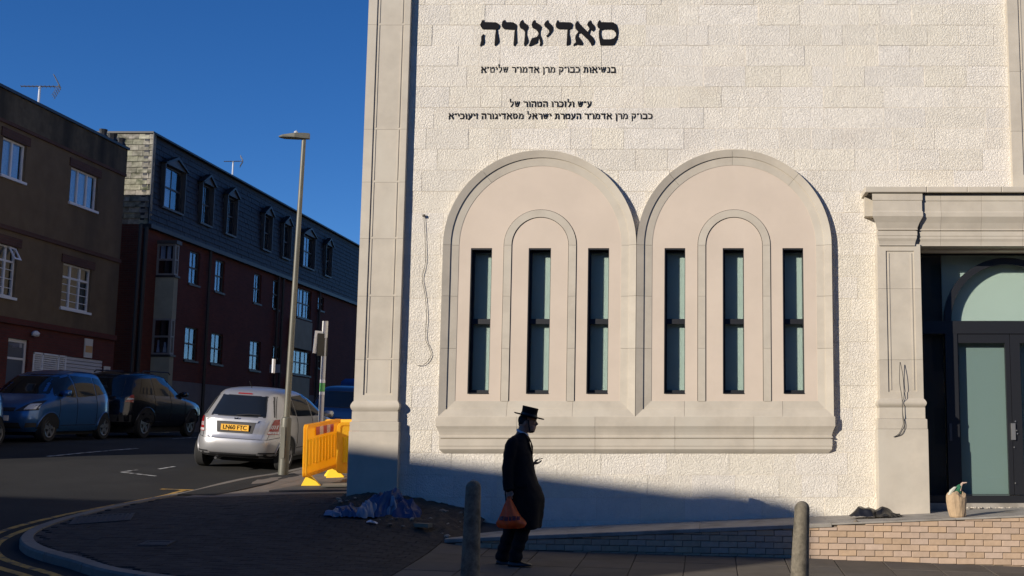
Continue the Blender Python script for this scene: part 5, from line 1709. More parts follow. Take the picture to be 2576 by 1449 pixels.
# blue van farther up
van = thing('blue_van', (0, 0, 0), 'blue van far up the side street, just left of the corner pilaster', 'van', local=True)
vb = MB()
sec = lambda x, k, zt: [(x, -.9 * k, .3), (x, -.96 * k, .6), (x, -.94 * k, 1.2), (x, -.82 * k, zt - .12), (x, -.66 * k, zt), (x, .66 * k, zt), (x, .82 * k, zt - .12), (x, .94 * k, 1.2), (x, .96 * k, .6), (x, .9 * k, .3)]
vb.loft([sec(0, .95, 2.02), sec(.06, 1, 2.12), sec(2.6, 1, 2.15), sec(3.3, 1, 2.05), sec(4.0, .99, 1.25), sec(4.7, .94, 1.05), sec(4.85, .85, .95)])
vb.obj('body', mat('van_blue', (.03, .13, .42), .35, .2, coat=.5), van, smooth='auto')
for (y0, y1) in ((-.70, -.06), (.06, .70)):
    MB().box(-.02, -.004, y0, y1, 1.25, 1.8).obj('rear_window', M['cglass'], van)
for s in (-1, 1):
    MB().box(-.012, .02, s * .80 - .05, s * .80 + .05, .9, 1.4).obj('tail_light', M['redl'], van)
    for wx in (.9, 3.9):
        MB().loft([[(wx + .33 * math.cos(2 * math.pi * j / 20), s * .80 + yy, .33 + .33 * math.sin(2 * math.pi * j / 20)) for j in range(20)] for yy in (-.1, .1)]).obj('wheel', M['tyre'], van)
van.location = (-13.7, 46.5, h(-13.7, 47) ); van.rotation_euler = (0, 0, math.pi / 2)

# ================================================================== street furniture
lm = mat('weathered_lamp_post', (0.125, 0.122, 0.098), 0.5, .25, var=.15, vscale=3, bump=.1)
lb = at(712, 1197, 21.1); lb.z = h(lb.x, lb.y) + PV
ltp = at(764.5, 352, 21.1)
lamp = thing('street_lamp', lb, 'tall grey green street lamp post with a flat lantern beside the silver car', 'street lamp')
up = (ltp - lb).normalized()
q1 = lb + up * .98
MB().tube([lb, q1, q1 + up * .03, q1 + up * .05], [.088, .088, .084, .056], 16).obj('base_section', lm, lamp, smooth='auto')
MB().tube([q1 + up * .04, ltp], [.055, .038], 14).obj('pole', lm, lamp, smooth='auto')
MB().box(lb.x - .035, lb.x + .035, lb.y - .097, lb.y - .088, lb.z + .3, lb.z + .85).obj('access_door', lm, lamp)
lh = MB()
e = Vector((-.98, -.1, .0))
c0 = ltp + Vector((.05, 0, .06))
def sect(k, wd, hh_, dz): 
    p = c0 + e * k + Vector((0, 0, dz)); s = Vector((.1, -.98, 0))
    return [p + s * wd + Vector((0, 0, -hh_ * .4)), p + s * wd * .8 + Vector((0, 0, hh_ * .6)), p - s * wd * .8 + Vector((0, 0, hh_ * .6)), p - s * wd + Vector((0, 0, -hh_ * .4))]
lh.loft([sect(-.05, .045, .10, 0), sect(.05, .07, .10, 0), sect(.2, .11, .085, .0), sect(.42, .10, .045, -.012), sect(.5, .04, .02, -.015)])
lh.obj('lantern', lm, lamp)
MB().lathe([(.035, 0), (.035, .03), (.01, .05), (.001, .05)], tuple(c0 + e * .20 + Vector((0, 0, .06))), 10).obj('photocell', M['whitel'], lamp)
pl_ = at(700.5, 920, 21.05)
MB().box(pl_.x - .10, pl_.x - .075, 21.0, 21.1, pl_.z - .13, pl_.z + .12).obj('edge_on_plate', M['upvc'], lamp)
# sign pole
pb_ = Vector((at(806, 1060, 21.6).x, 21.6, 0)); pb_.z = h(pb_.x, pb_.y) + PV
ptp = at(818.5, 808, 21.6)
sp = thing('sign_pole', pb_, 'grey round pole behind the barriers carrying back-turned signs and a green sticker', 'sign post')
gm = mat('galvanised_pole', (.42, .42, .43), .45, .5, var=.1)
MB().tube([pb_, ptp - (ptp - pb_).normalized() * .30], .045, 12).obj('pole', gm, sp, smooth='auto')
u_ = (ptp - pb_).normalized()
MB().tube([ptp - u_ * .31, ptp], .052, 12).obj('cap', mat('white_cap', (.62, .6, .56), .5), sp, smooth='auto')
def onp(x, y): return at(x, y, 21.6)
a = onp(808, 840); b = onp(821, 896)
ps = MB(); ps.prism([(a.x - .02, 21.45, b.z), (b.x - .0, 21.62, b.z), (b.x - .0, 21.62, a.z), (a.x - .02, 21.45, a.z)], (.012, -.01, 0)); ps.obj('sign_back', mat('dark_sign_back', (.022, .02, .016), .6), sp)
a = onp(801, 834); b = onp(806, 890)
ps = MB(); ps.prism([(a.x - .03, 21.40, b.z), (b.x, 21.55, b.z), (b.x + .03, 21.55, a.z), (a.x, 21.40, a.z)], (.010, -.01, 0)); ps.obj('edge_on_sign', M['upvc'], sp)
for (y0, y1, m_) in ((955, 963, M['upvc']), (964, 985, mat('green_sticker', (.12, .42, .12), .5)), (986, 993, M['upvc'])):
    za, zb = onp(812, y0).z, onp(812, y1).z
    pa = pb_ + u_ * ((za - pb_.z) / u_.z); pc = pb_ + u_ * ((zb - pb_.z) / u_.z)
    MB().tube([pc, pa], .0465, 12).obj('sticker', m_, sp, smooth='auto')
# parking sign on a thin post across the street
q = atX(692, 928, -16.9)
g0 = h(-16.9, q.y)
t = thing('parking_sign', (-16.9, q.y, g0), 'small white parking sign on a thin post before the brick block', 'sign')
MB().tube([(-16.9, q.y, g0), (-16.9, q.y, q.z + .25)], .03, 8).obj('post', M['pipe'], t)
MB().box(-17.1, -16.7, q.y - .04, q.y - .02, q.z - .15, q.z + .17).obj('sign_board', mat('dim_white', (.35, .36, .38), .5), t)
# bollards
for (bx, by_tpx, ytop, wpx_, lab) in ((1188, 0, 1208, 36, 'shaded concrete bollard left of the walking man, round topped'), (2007, 0, 1260, 38, 'sunlit concrete bollard in front of the low brick wall, round topped')):
    Yb = 11.75
    tp = at(bx, ytop, Yb)
    bt = at(bx - (12 if bx < 1500 else 8), 1500, Yb)
    gz = h(bt.x, Yb) + PV - .02
    hgt = tp.z - gz
    r0, r1 = .098, .074
    pr = [(r0 + .004, 0), (r0, .01)]
    for k in range(1, 9): pr.append((r0 + (r1 - r0) * k / 9, (hgt - .075) * k / 9))
    for k in range(0, 8):
        a = math.pi / 2 * k / 7; pr.append((max(.002, r1 * math.cos(a)), hgt - .075 + .075 * math.sin(a)))
    MB().lathe(pr, (tp.x, Yb, gz), 28).obj('bollard', M['bollard'], org=(tp.x, Yb, gz), smooth=True, label=lab, cat='bollard').rotation_euler = (0, .045 if bx > 1500 else .012, 0)

# barriers
orange = mat('orange_barrier_plastic', (0.98, 0.60, 0.03), 0.45, var=.06)
orange.node_tree.nodes['Principled BSDF'].inputs['Subsurface Weight'].default_value = 0.0
rib = mat('sunlit_rib_plastic', (1.0, 0.78, 0.06), 0.4)  # same plastic as the panel; sunlight through the ribs is put into the colour
def add_translucent(m, col, f):
    t = m.node_tree; N = t.nodes; L = t.links
    b = N['Principled BSDF']; out = [n for n in N if n.type == 'OUTPUT_MATERIAL'][0]
    tr = N.new('ShaderNodeBsdfTranslucent'); tr.inputs[0].default_value = (*col, 1)
    mx = N.new('ShaderNodeMixShader'); mx.inputs[0].default_value = f
    L.new(b.outputs[0], mx.inputs[1]); L.new(tr.outputs[0], mx.inputs[2]); L.new(mx.outputs[0], out.inputs[0])
add_translucent(orange, (1.0, .62, .03), .5)
add_translucent(rib, (1.0, .85, .08), .75)
footm = mat('yellow_foot', (0.95, 0.62, 0.03), 0.5)
redr = mat('red_reflector', (.35, .008, .008), .3)
whr = mat('white_reflector', (.55, .42, .36), .35)
def barrier(p0, p1, label, side=1):
    p0 = Vector(p0); p1 = Vector(p1)
    L = (Vector((p1.x, p1.y, 0)) - Vector((p0.x, p0.y, 0))).length
    rz = math.atan2(p1.y - p0.y, p1.x - p0.x)
    t = thing('road_barrier', p0, label, 'barrier', 'yellow plastic barriers by the corner', local=True)
    zb, zt, r = .17, .98, .07
    def rr(x0, x1, z0, z1, r):
        o = []
        for cx, cz, a0 in ((x1 - r, z1 - r, 0), (x0 + r, z1 - r, 90), (x0 + r, z0 + r, 180), (x1 - r, z0 + r, 270)):
            for k in range(6):
                a = math.radians(a0 + 18 * k); o.append((cx + r * math.cos(a), cz + r * math.sin(a)))
        return o
    holes = [rect(x - .022, x + .022, .36, .72) for x in np.linspace(.17, L - .17, 10)]
    cut_y([rr(0, L, zb, zt, r)] + holes, -.016, .016).obj('panel', orange, t)
    outer = rr(0, L, zb, zt, r) ; innr = rr(.05, L - .05, zb + .05, zt - .05, .04)
    cut_y([outer, innr], -.030, .030).obj('rim', orange, t)
    n = 11
    st_ = (L - .34) / 9
    xs_ = np.linspace(.17 - st_ / 2, L - .17 + st_ / 2, n)
    for i, x in enumerate(xs_):
        MB().loft([[(x - .040, -.017, z), (x - .024, -.036, z), (x + .024, -.036, z), (x + .040, -.017, z), (x + .040, .017, z), (x + .024, .036, z), (x - .024, .036, z), (x - .040, .017, z)] for z in (.34 + .01 * (i % 3), .745)]).obj('slat', rib, t)
    for i in range(5):
        w_ = L * .105; x = L * .24 + i * w_
        MB().box(x, x + w_ - .002, -.034 if side > 0 else .031, -.031 if side > 0 else .034, .79, .92).obj('reflective_patch', redr if i % 2 == 0 else whr, t)
    for x in (.24, L - .35):
        f = MB(); f.prism([(x - .03, -.19, 0.0), (x - .03, -.19, .03), (x - .03, -.05, .17), (x - .03, .03, .17), (x - .03, .10, .03), (x - .03, .10, 0.0)], (.06, 0, 0))
        f.obj('foot', footm, t)
    t.rotation_euler = (0, -math.atan2(p1.z - p0.z, L), rz)
    return t
g_ = lambda x, y: (x, y, h(x, y) + PV)
def gz_(x, y, dz=0): return (x, y, h(x, y) + PV + dz)
barrier(gz_(-6.20, 18.25), gz_(-6.34, 20.35), 'yellow orange barrier with red and white strip standing along the pavement edge')
barrier(gz_(-6.72, 20.75), gz_(-5.15, 20.0), 'yellow orange barrier standing crosswise behind the front one')
barrier(gz_(-5.92, 18.9), gz_(-5.0, 19.2), 'short end of a yellow barrier next to the stone pilaster')
bd = MB(); bd.box(-6.6, -5.3, 17.95, 19.3, 0, .03, rz=.2); 
tb_ = MB()
def flat(pts, z, th, m, name, **kw):
    mb = MB(); lo = [(x, y, h(x, y) + PV + z) for x, y in pts]; mb.prism([(x, y, q_ + 0) for x, y, q_ in lo], (0, 0, th)); return mb.obj(name, m, org=lo[0], **kw)
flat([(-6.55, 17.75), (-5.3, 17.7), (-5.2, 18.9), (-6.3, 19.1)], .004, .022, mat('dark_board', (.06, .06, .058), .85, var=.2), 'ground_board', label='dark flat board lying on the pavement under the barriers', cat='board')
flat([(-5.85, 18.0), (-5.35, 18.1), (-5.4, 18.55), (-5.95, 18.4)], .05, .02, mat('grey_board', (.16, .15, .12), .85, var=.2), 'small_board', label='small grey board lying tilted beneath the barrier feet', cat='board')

pg_ = [ground(x, y, PV) for x, y in ((446, 1245), (530, 1227), (620, 1207), (700, 1195), (740, 1192), (752, 1197), (680, 1217), (600, 1236), (540, 1247))]
mb = MB(); mb.prism([(p.x, p.y, h(p.x, p.y) + PV + .003) for p in pg_], (0, 0, .004))
mb.obj('tarmac_patch', M['asphalt'], pav, org=(pg_[0].x, pg_[0].y, .7))
# covers in the pavement
def cover(c, wx, wy, m1, m2, name, label, cat, bars=0, rz=0):
    t = thing(name, (c.x, c.y, h(c.x, c.y) + PV), label, cat)
    def P(x, y, dz):
        X = c.x + x * math.cos(rz) - y * math.sin(rz); Y = c.y + x * math.sin(rz) + y * math.cos(rz)
        return (X, Y, h(X, Y) + PV + dz)
    fr = MB()
    o_ = .05
    for (x0, x1, y0, y1) in ((-wx - o_, wx + o_, -wy - o_, -wy), (-wx - o_, wx + o_, wy, wy + o_), (-wx - o_, -wx, -wy, wy), (wx, wx + o_, -wy, wy)):
        fr.prism([P(x0, y0, .002), P(x1, y0, .002), P(x1, y1, .002), P(x0, y1, .002)], (0, 0, .008))
    fr.obj('cover_frame', m1, t)
    cb = MB(); cb.prism([P(-wx, -wy, .001), P(wx, -wy, .001), P(wx, wy, .001), P(-wx, wy, .001)], (0, 0, .004)); cb.obj('cover_plate', m2, t)
    for i in range(bars):
        x = -wx + (i + .5) * 2 * wx / bars
        b = MB(); b.prism([P(x - .012, -wy + .01, .006), P(x + .012, -wy + .01, .006), P(x + .012, wy - .01, .006), P(x - .012, wy - .01, .006)], (0, 0, .006)); b.obj('grate_bar', m1, t)
    return t
big = ground(1000, 1446, PV)
cover(Vector((big.x, 12.05, 0)), .42, .28, M['concrete'], M['iron'], 'inspection_cover', 'large dark rectangular cover with a pale frame at the bottom edge', 'cover')
gr = ground(258, 1309, PV)
cover(gr, .30, .22, mat('grate_edge', (.05, .048, .046), .8), M['iron'], 'drain_cover', 'small dark rectangular drain cover in the shaded corner pavement', 'cover', bars=10, rz=.35)
gr = ground(395, 1369, PV)
cover(gr, .12, .07, M['iron'], M['iron'], 'stopcock_cover', 'tiny dark water cover in the shaded block paving', 'cover')

# ================================================================== heap, sheeting, bags
def crumple(name, m, cx, cy, rx, ry, H, seed, nx=44, ny=30, rot=0, base=None, parent=None, freq=5.0, sharp=1.0, thing_kw=None, zb=None, skew=(0, 0)):
    rows = []
    for j in range(ny + 1):
        row = []
        for i in range(nx + 1):
            u = -1 + 2 * i / nx; v = -1 + 2 * j / ny
            r = min(1.0, math.sqrt(u * u + v * v) / 1.02)
            wob = 1 + .22 * NZ.noise(Vector((math.atan2(v, u) * 1.7, seed, 0)))
            sc = (max(abs(u), abs(v)) / (math.sqrt(u * u + v * v) + 1e-6))
            px, py = u * sc, v * sc
            rr_ = min(1, math.hypot(px, py))
            env = (1 - rr_ ** 2.2)
            p = Vector((px * rx * freq, py * ry * freq, seed * 3.1))
            rid = 1 - abs(NZ.noise(p)) * 2.2
            rid2 = 1 - abs(NZ.noise(p * 2.3 + Vector((5, 3, 1)))) * 2.0
            zz = H * env * (.45 + .40 * rid + .20 * rid2) 
            zz = max(zz, 0) + .012 + .02 * max(0, rid2) * (1 - env)
            x = px * rx * wob + skew[0] * zz + .04 * NZ.noise(p * 1.7); y = py * ry * wob + skew[1] * zz + .04 * NZ.noise(p * 1.7 + Vector((9, 9, 9)))
            X = cx + x * math.cos(rot) - y * math.sin(rot); Y = cy + x * math.sin(rot) + y * math.cos(rot)
            z0 = (h(X, Y) + PV) if zb is None else zb
            row.append((X, Y, z0 + zz))
        rows.append(row)
    mb = MB(); mb.grid(rows)
    return mb.obj(name, m, parent, org=None if parent else (cx, cy, (h(cx, cy) + PV) if zb is None else zb), **(thing_kw or {}))
# soil wedge between the pilaster and the ledge
rows = []
for j in range(31):
    v = j / 30; row = []
    for i in range(61):
        u = i / 60
        xf = -5.02 + u * 2.0; yf = 15.72 - u * .95
        Y = yf + (16.28 - yf) * v; X = xf
        n1 = NZ.noise(Vector((X * 2.2, Y * 2.2, 1))); n2 = NZ.noise(Vector((X * 9, Y * 9, 4))); n3 = NZ.noise(Vector((X * 25, Y * 25, 4)))
        env = math.sin(min(1, u * 3 + .15) * math.pi / 2) * min(1, v * 4) * min(1, (1 - u) * 5 + .3)
        row.append((X, Y, h(X, Y) + PV - .02 + env * (.05 + .12 * v + .05 * n1 + .035 * n2 + .012 * n3)))
    rows.append(row)
soil = MB().grid(rows).obj('soil_heap', M['soil'], smooth=False, org=(-4.2, 15.6, .4), label='loose soil and rubble heap at the foot of the wall by the pilaster', cat='soil')
rub = mat('rubble', (.24, .20, .15), .95, rnd=.35, var=.2, vscale=9, bump=.3)
random.seed(4)
def rock(x, y, s, z, m, name, sy=.7, sz=.5, **kw):
    bm = bmesh.new(); bmesh.ops.create_icosphere(bm, subdivisions=1, radius=1)
    mb = MB(); a = random.uniform(0, 3)
    vs = []
    for v in bm.verts:
        k = random.uniform(.7, 1.1); X, Y, Z = v.co.x * s * k, v.co.y * s * sy * k, v.co.z * s * sz * k
        vs.append((x + X * math.cos(a) - Y * math.sin(a), y + X * math.sin(a) + Y * math.cos(a), z + Z))
    mb.add(vs, [tuple(w_.index for w_ in f.verts) for f in bm.faces]); bm.free()
    return mb.obj(name, m, org=(x, y, z), **kw)
for i in range(38):
    u = random.random(); v = random.random() ** .7
    X = -4.95 + u * 1.75; yf = 15.72 - u * .9; Y = yf + (16.1 - yf) * v
    rock(X, Y, random.uniform(.018, .055), h(X, Y) + PV + .03 + .1 * v, rub, 'rubble_stone', label='small broken stone lying on the soil heap by the pilaster', cat='stone', group='broken stones on the soil heap')
q = at(1065, 1322, 15.3); 
MB().box(q.x - .12, q.x + .12, 15.25, 15.33, q.z - .02, q.z + .03, rz=-.5).obj('broken_board', mat('pale_wood', (.22, .18, .12), .9), org=(q.x, 15.3, q.z), label='short pale broken board lying on the soil heap', cat='board')
# plastic sheeting
bs = mat('blue_plastic_sheet', (.008, .027, .10), .35, var=.3, vscale=5, col2=(.024, .06, .15), spec=.6)
ws = mat('pale_plastic_sheet', (.16, .20, .27), .35, spec=.6)
bs2 = mat('dark_blue_sheet', (.008, .025, .10), .4, spec=.6)
ts = thing('plastic_sheeting', (-4.6, 15.6, h(-4.6, 15.6) + PV), 'crumpled blue and white plastic sheeting heaped at the foot of the pilaster', 'plastic sheet')
crumple('sheet_fold', bs, -4.66, 15.50, .20, .14, .15, 3.0, parent=ts, freq=7)
crumple('sheet_fold', bs, -4.30, 15.70, .28, .18, .36, 7.3, parent=ts, freq=6, rot=.5, skew=(.35, .1))
crumple('sheet_fold', bs2, -4.02, 15.76, .30, .20, .25, 11.3, parent=ts, freq=6, rot=-.3)
crumple('sheet_fold', ws, -4.82, 15.42, .14, .09, .09, 5.1, parent=ts, freq=9)
crumple('sheet_fold', ws, -4.42, 15.55, .20, .09, .20, 8.8, parent=ts, freq=9, rot=.7)
crumple('sheet_fold', ws, -4.12, 15.66, .12, .06, .27, 2.8, parent=ts, freq=9, rot=.9)
crumple('litter_scrap', mat('white_scrap', (.6, .6, .62), .7), at(945, 1300, 15.4).x, 15.28, .07, .04, .04, 1.2, nx=10, ny=8, thing_kw=dict(label='small white scrap of litter in front of the blue sheeting', cat='litter'), freq=12)
# bin bag on the ledge
bgx = at(2192, 1288, 15.6)
bm_ = mat('black_bin_bag', (.010, .010, .011), .3, spec=.6)
zl = ledge_z(bgx.x) + .002
bb = thing('bin_bag', (bgx.x, 15.5, zl), 'black plastic bag lying flat on the ledge at the foot of the pier', 'bag')
crumple('bag_fold', bm_, bgx.x - .10, 15.5, .19, .18, .155, 4.4, parent=bb, zb=zl, freq=3.5)
crumple('bag_fold', bm_, bgx.x + .13, 15.5, .17, .15, .13, 9.4, parent=bb, zb=zl, freq=3.5)
crumple('bag_fold', bm_, bgx.x + .26, 15.45, .14, .08, .06, 2.4, parent=bb, zb=zl, freq=8)
# paper sack
sx = at(2408, 1291, 15.05); zl = ledge_z(sx.x)
pp = mat('brown_paper', (.42, .30, .18), .9, var=.12, vscale=20, bump=.5, bscale=30, bdist=.01)
sk_ = thing('paper_sack', (sx.x, 15.05, zl), 'upright crumpled brown paper sack with green wrapping sticking out of its top', 'sack')
rings = []
for z, rx, ry, ox in ((0, .095, .07, .01), (.02, .105, .08, .008), (.10, .112, .085, 0), (.20, .125, .09, -.005), (.27, .128, .085, -.012), (.285, .10, .07, -.012), (.30, .07, .05, .01)):
    rg = []
    for j in range(26):
        th = 2 * math.pi * j / 26
        k = 1 + .05 * NZ.noise(Vector((math.cos(th) * 2.5, math.sin(th) * 2.5, z * 12))) * 2 + .03 * math.sin(th * 9 + z * 5)
        zz = z + (.03 * math.sin(th * 3 + 1) if z > .25 else 0)
        rg.append((sx.x + ox + rx * k * math.cos(th), 15.05 + ry * k * math.sin(th), zl + zz))
    rings.append(rg)
MB().loft(rings).obj('sack_body', pp, sk_)
gw = mat('green_wrapper', (.03, .14, .07), .4, var=.4, vscale=25)
mb = MB()
mb.loft([[(sx.x + ox + r_ * math.cos(2 * math.pi * j / 8 + z), 15.05 + .6 * r_ * math.sin(2 * math.pi * j / 8 + z), zl + z) for j in range(8)] for z, r_, ox in ((.25, .075, -.01), (.32, .06, .0), (.38, .045, .03), (.41, .02, .05))])
mb.obj('green_wrapping', gw, sk_)
mb = MB(); mb.loft([[(sx.x + ox + r_ * math.cos(2 * math.pi * j / 7), 15.02 + .6 * r_ * math.sin(2 * math.pi * j / 7), zl + z) for j in range(7)] for z, r_, ox in ((.28, .02, -.10), (.34, .035, -.06), (.38, .02, -.02))])
mb.obj('pale_flap', mat('pale_flap', (.5, .5, .42), .8), sk_)
mb = MB(); mb.tube([(sx.x + .035, 15.05, zl + .33), (sx.x + .055, 15.05, zl + .395), (sx.x + .08, 15.05, zl + .425), (sx.x + .13, 15.04, zl + .432)], [.028, .02, .014, .006], 7)
mb.obj('twisted_paper', mat('pinkish_paper', (.5, .36, .28), .8), sk_)
# small mess on the brick top
rock(at(2150, 1300, 14.9).x + .02, 14.93, .05, ledge_z(2) + .0, rub, 'loose_stone', label='small loose stone on the ledge edge left of the bag', cat='stone')

# ================================================================== the walking man
g0_ = at(1298.2, 1424.5, 13.6)
MX, MY = g0_.x, 13.6
MZ = h(MX, MY) + PV
print('man ground', MZ, g0_.z)
skin = mat('skin', (.30, .17, .12), .6)
cloth = mat('black_cloth', (.008, .008, .010), .9, bump=.1, bscale=200, spec=.2)
trous = mat('black_trousers', (.010, .010, .012), .9, spec=.2)
felt = mat('black_felt', (.006, .006, .007), .85, spec=.2)
man = thing('person', (MX, MY, MZ), 'man in long black coat and brimmed black hat walking right with an orange bag', 'person')
W_ = lambda x, y, z: (MX + x, MY + y, MZ + z)
def ell(cx, cy, z, rx, ry, n=24, tilt=0.0, e=2.0):
    out = []
    for j in range(n):
        th = 2 * math.pi * j / n; c, s = math.cos(th), math.sin(th)
        x = rx * math.copysign(abs(c) ** (2 / e), c); y = ry * math.copysign(abs(s) ** (2 / e), s)
        out.append(W_(cx + x, cy + y, z + tilt * x))
    return out
def limb(mb, pts, n=14):
    """chain of joints with radii, round at the joints"""
    P = [Vector(W_(*p[:3])) for p in pts]; R = [p[3] for p in pts]
    mb.tube(P, R, n)
    for p, r in zip(P, R):
        bm = bmesh.new(); bmesh.ops.create_icosphere(bm, subdivisions=2, radius=r)
        mb.add([(p.x + v.co.x, p.y + v.co.y, p.z + v.co.z) for v in bm.verts], [tuple(w_.index for w_ in f.verts) for f in bm.faces]); bm.free()
def blob(mb, c, rx, ry, rz_, tilt=0):
    bm = bmesh.new(); bmesh.ops.create_icosphere(bm, subdivisions=3, radius=1)
    ca, sa = math.cos(tilt), math.sin(tilt)
    vs = []
    for v in bm.verts:
        x, y, z = v.co.x * rx, v.co.y * ry, v.co.z * rz_
        vs.append(W_(c[0] + x * ca + z * sa, c[1] + y, c[2] - x * sa + z * ca))
    mb.add(vs, [tuple(w_.index for w_ in f.verts) for f in bm.faces]); bm.free()
hx, hz_ = .098, 1.615                     # head centre; the head nods forward a little
body = MB()
blob(body, (hx, 0, hz_ + .01), .098, .078, .115, .20)
blob(body, (hx + .035, 0, hz_ - .065), .062, .055, .062, .1)     # jaw
blob(body, (hx + .062, 0, hz_ - .100), .026, .026, .022)          # chin
blob(body, (hx + .093, 0, hz_ + .030), .014, .045, .016)          # brow
limb(body, [(hx + .092, 0, hz_ + .012, .009), (hx + .112, 0, hz_ - .022, .014), (hx + .096, 0, hz_ - .034, .013)], 8)   # nose
blob(body, (hx + .088, 0, hz_ - .058), .014, .024, .007)          # lips
blob(body, (hx + .086, 0, hz_ - .071), .013, .021, .008)
for s in (-1, 1):
    blob(body, (hx + .070, s * .034, hz_ - .012), .022, .022, .022)   # cheek
    blob(body, (hx - .012, s * .077, hz_ - .012), .018, .009, .032, .2)     # ear
limb(body, [(hx - .035, 0, hz_ - .06, .060), (.035, 0, 1.49, .058), (.01, 0, 1.42, .070)])
body.loft([ell(-.02, 0, z, rx, ry) for z, rx, ry in ((1.46, .05, .07), (1.42, .08, .16), (1.36, .105, .175), (1.25, .115, .17), (1.08, .11, .155), (.95, .12, .165), (.86, .12, .17), (.80, .08, .12))])
# legs (hip, knee, ankle, foot)
limb(body, [(-.02, .09, .88, .085), (-.04, .09, .47, .060), (-.165, .09, .10, .042), (-.155, .09, .05, .038)])
limb(body, [(.03, -.09, .88, .085), (.115, -.09, .47, .060), (.02, -.09, .10, .042), (.03, -.09, .05, .038)])
# arms
RS, RE, RW2 = (-.03, -.20, 1.37), (-.075, -.235, 1.09), (-.062, -.24, .865)
limb(body, [RS + (.055,), RE + (.042,), RW2 + (.030,)])
LS, LE, LW = (-.01, .20, 1.37), (-.01, .235, 1.09), (.145, .13, 1.135)
limb(body, [LS + (.055,), LE + (.042,), LW + (.030,)])
# right hand, fist closed round the bag handles
def finger(pts, r=.0088):
    limb(body, [p + (r,) for p in pts], 8)
blob(body, (-.056, -.24, .820), .038, .019, .045)
for i, (dx, ln) in enumerate(((-.030, .92), (-.010, 1.0), (.010, .97), (.028, .82))):
    x = -.052 + dx
    finger([(x, -.238, .805), (x + .002, -.262, .785), (x + .003, -.258, .785 - .026 * ln), (x + .003, -.236, .772 - .012 * ln)])
finger([(-.024, -.236, .835), (-.008, -.258, .812), (-.018, -.270, .790)], .0095)
# left hand, open under a phone
blob(body, (.185, .105, 1.145), .042, .034, .016)
for i, dy in enumerate((-.026, -.009, .008, .025)):
    finger([(.210, .105 + dy, 1.148), (.236, .103 + dy * .9, 1.156), (.250, .100 + dy * .8, 1.172)], .0082)
finger([(.170, .075, 1.150), (.190, .064, 1.168), (.212, .066, 1.178)], .009)
remeshed(body, 'body', skin, man, .0062, 2)
eyes = mat('eye', (.12, .10, .09), .3)
for s in (-1, 1):
    mb = MB(); blob(mb, (hx + .083, s * .030, hz_ + .010), .011, .012, .010); mb.obj('eye', eyes, man, smooth=True)
# trousers
tr = MB()
limb(tr, [(-.02, .09, .86, .115), (-.05, .09, .47, .092), (-.155, .09, .16, .080)])
tr.tube([W_(-.155, .09, .16), W_(-.172, .09, .045)], [.080, .084], 16)
limb(tr, [(.03, -.09, .86, .115), (.105, -.09, .47, .090), (.015, -.09, .16, .074)])
tr.tube([W_(.015, -.09, .16), W_(.0, -.09, .050)], [.074, .078], 16)
remeshed(tr, 'trousers', trous, man, .012, 3)
# shoes
shoe = mat('black_shoe', (.008, .008, .009), .35)
for (x, y) in ((-.165, .09), (-.0, -.09)):
    mb = MB()
    rings = []
    for k, (dx, wv, hv) in enumerate(((-.075, .030, .05), (-.06, .038, .075), (-.02, .042, .085), (.04, .044, .070), (.09, .050, .048), (.14, .048, .036), (.175, .036, .028), (.19, .018, .018))):
        rings.append([W_(x + dx, y + wv * math.cos(a), .012 + (hv - .012) * max(0, math.sin(a)) if math.sin(a) > 0 else .002) for a in [2 * math.pi * j / 12 for j in range(12)]])
    mb.loft(rings); mb.obj('shoe', shoe, man, smooth='auto')
# coat
co = MB()
prof = [(1.49, .0, .085, .085, 2.0), (1.455, -.065, .105, .14, 2.0), (1.42, -.118, .115, .195, 2.2), (1.36, -.150, .130, .225, 2.3), (1.25, -.163, .155, .225, 2.4), (1.12, -.160, .180, .215, 2.4), (1.03, -.155, .197, .210, 2.4), (.95, -.148, .222, .215, 2.4),
        (.865, -.140, .262, .22, 2.4), (.80, -.132, .283, .225, 2.4), (.74, -.125, .300, .23, 2.4), (.64, -.118, .298, .235, 2.4), (.55, -.112, .290, .24, 2.4), (.43, -.10, .276, .245, 2.4), (.415, -.095, .272, .24, 2.4)]
co.loft([ell((a + b) / 2, 0, z, (b - a) / 2, ry, 32, e=e) for z, a, b, ry, e in prof])
limb(co, [(-.035, -.19, 1.375, .075), (-.08, -.235, 1.09, .066), (-.068, -.24, .885, .056)])
co.tube([W_(-.068, -.24, .90), W_(-.062, -.24, .855)], [.056, .060], 16)
limb(co, [(-.015, .19, 1.375, .075), (-.01, .235, 1.09, .066), (.10, .155, 1.12, .055)])
co.tube([W_(.09, .16, 1.118), W_(.135, .135, 1.135)], [.055, .050], 16)
coat = remeshed(co, 'coat', cloth, man, .0095, 3)
NRM = [v.normal.copy() for v in coat.data.vertices]
for v in coat.data.vertices:
    p = v.co; 
    q = Vector((p.x, p.y, p.z))
    low = max(0, min(1, (.95 - p.z) / .3))
    a = math.atan2(p.y, p.x - .05)
    f = .007 * low * math.sin(a * 7 + p.z * 2) + .010 * NZ.noise(Vector((p.x * 7, p.y * 7, p.z * 3.2))) + .005 * NZ.noise(Vector((p.x * 15 + p.z * 9, p.y * 14, p.z * 16)))
    v.co = p + NRM[v.index] * f
NRM = [v.normal.copy() for v in bpy.data.objects['trousers'].data.vertices]
for v in bpy.data.objects['trousers'].data.vertices:
    p = v.co
    v.co = p + NRM[v.index] * (.008 * NZ.noise(Vector((p.x * 9, p.y * 9, p.z * 14))) + .004 * math.sin(p.z * 60 + p.x * 20))
# vent, sleeve seam and pocket flap
MB().prism([W_(.02, -.243, .93), W_(.15, -.238, .925), W_(.15, -.238, .885), W_(.02, -.245, .885)], (0, .012, 0)).obj('pocket_flap', cloth, man)
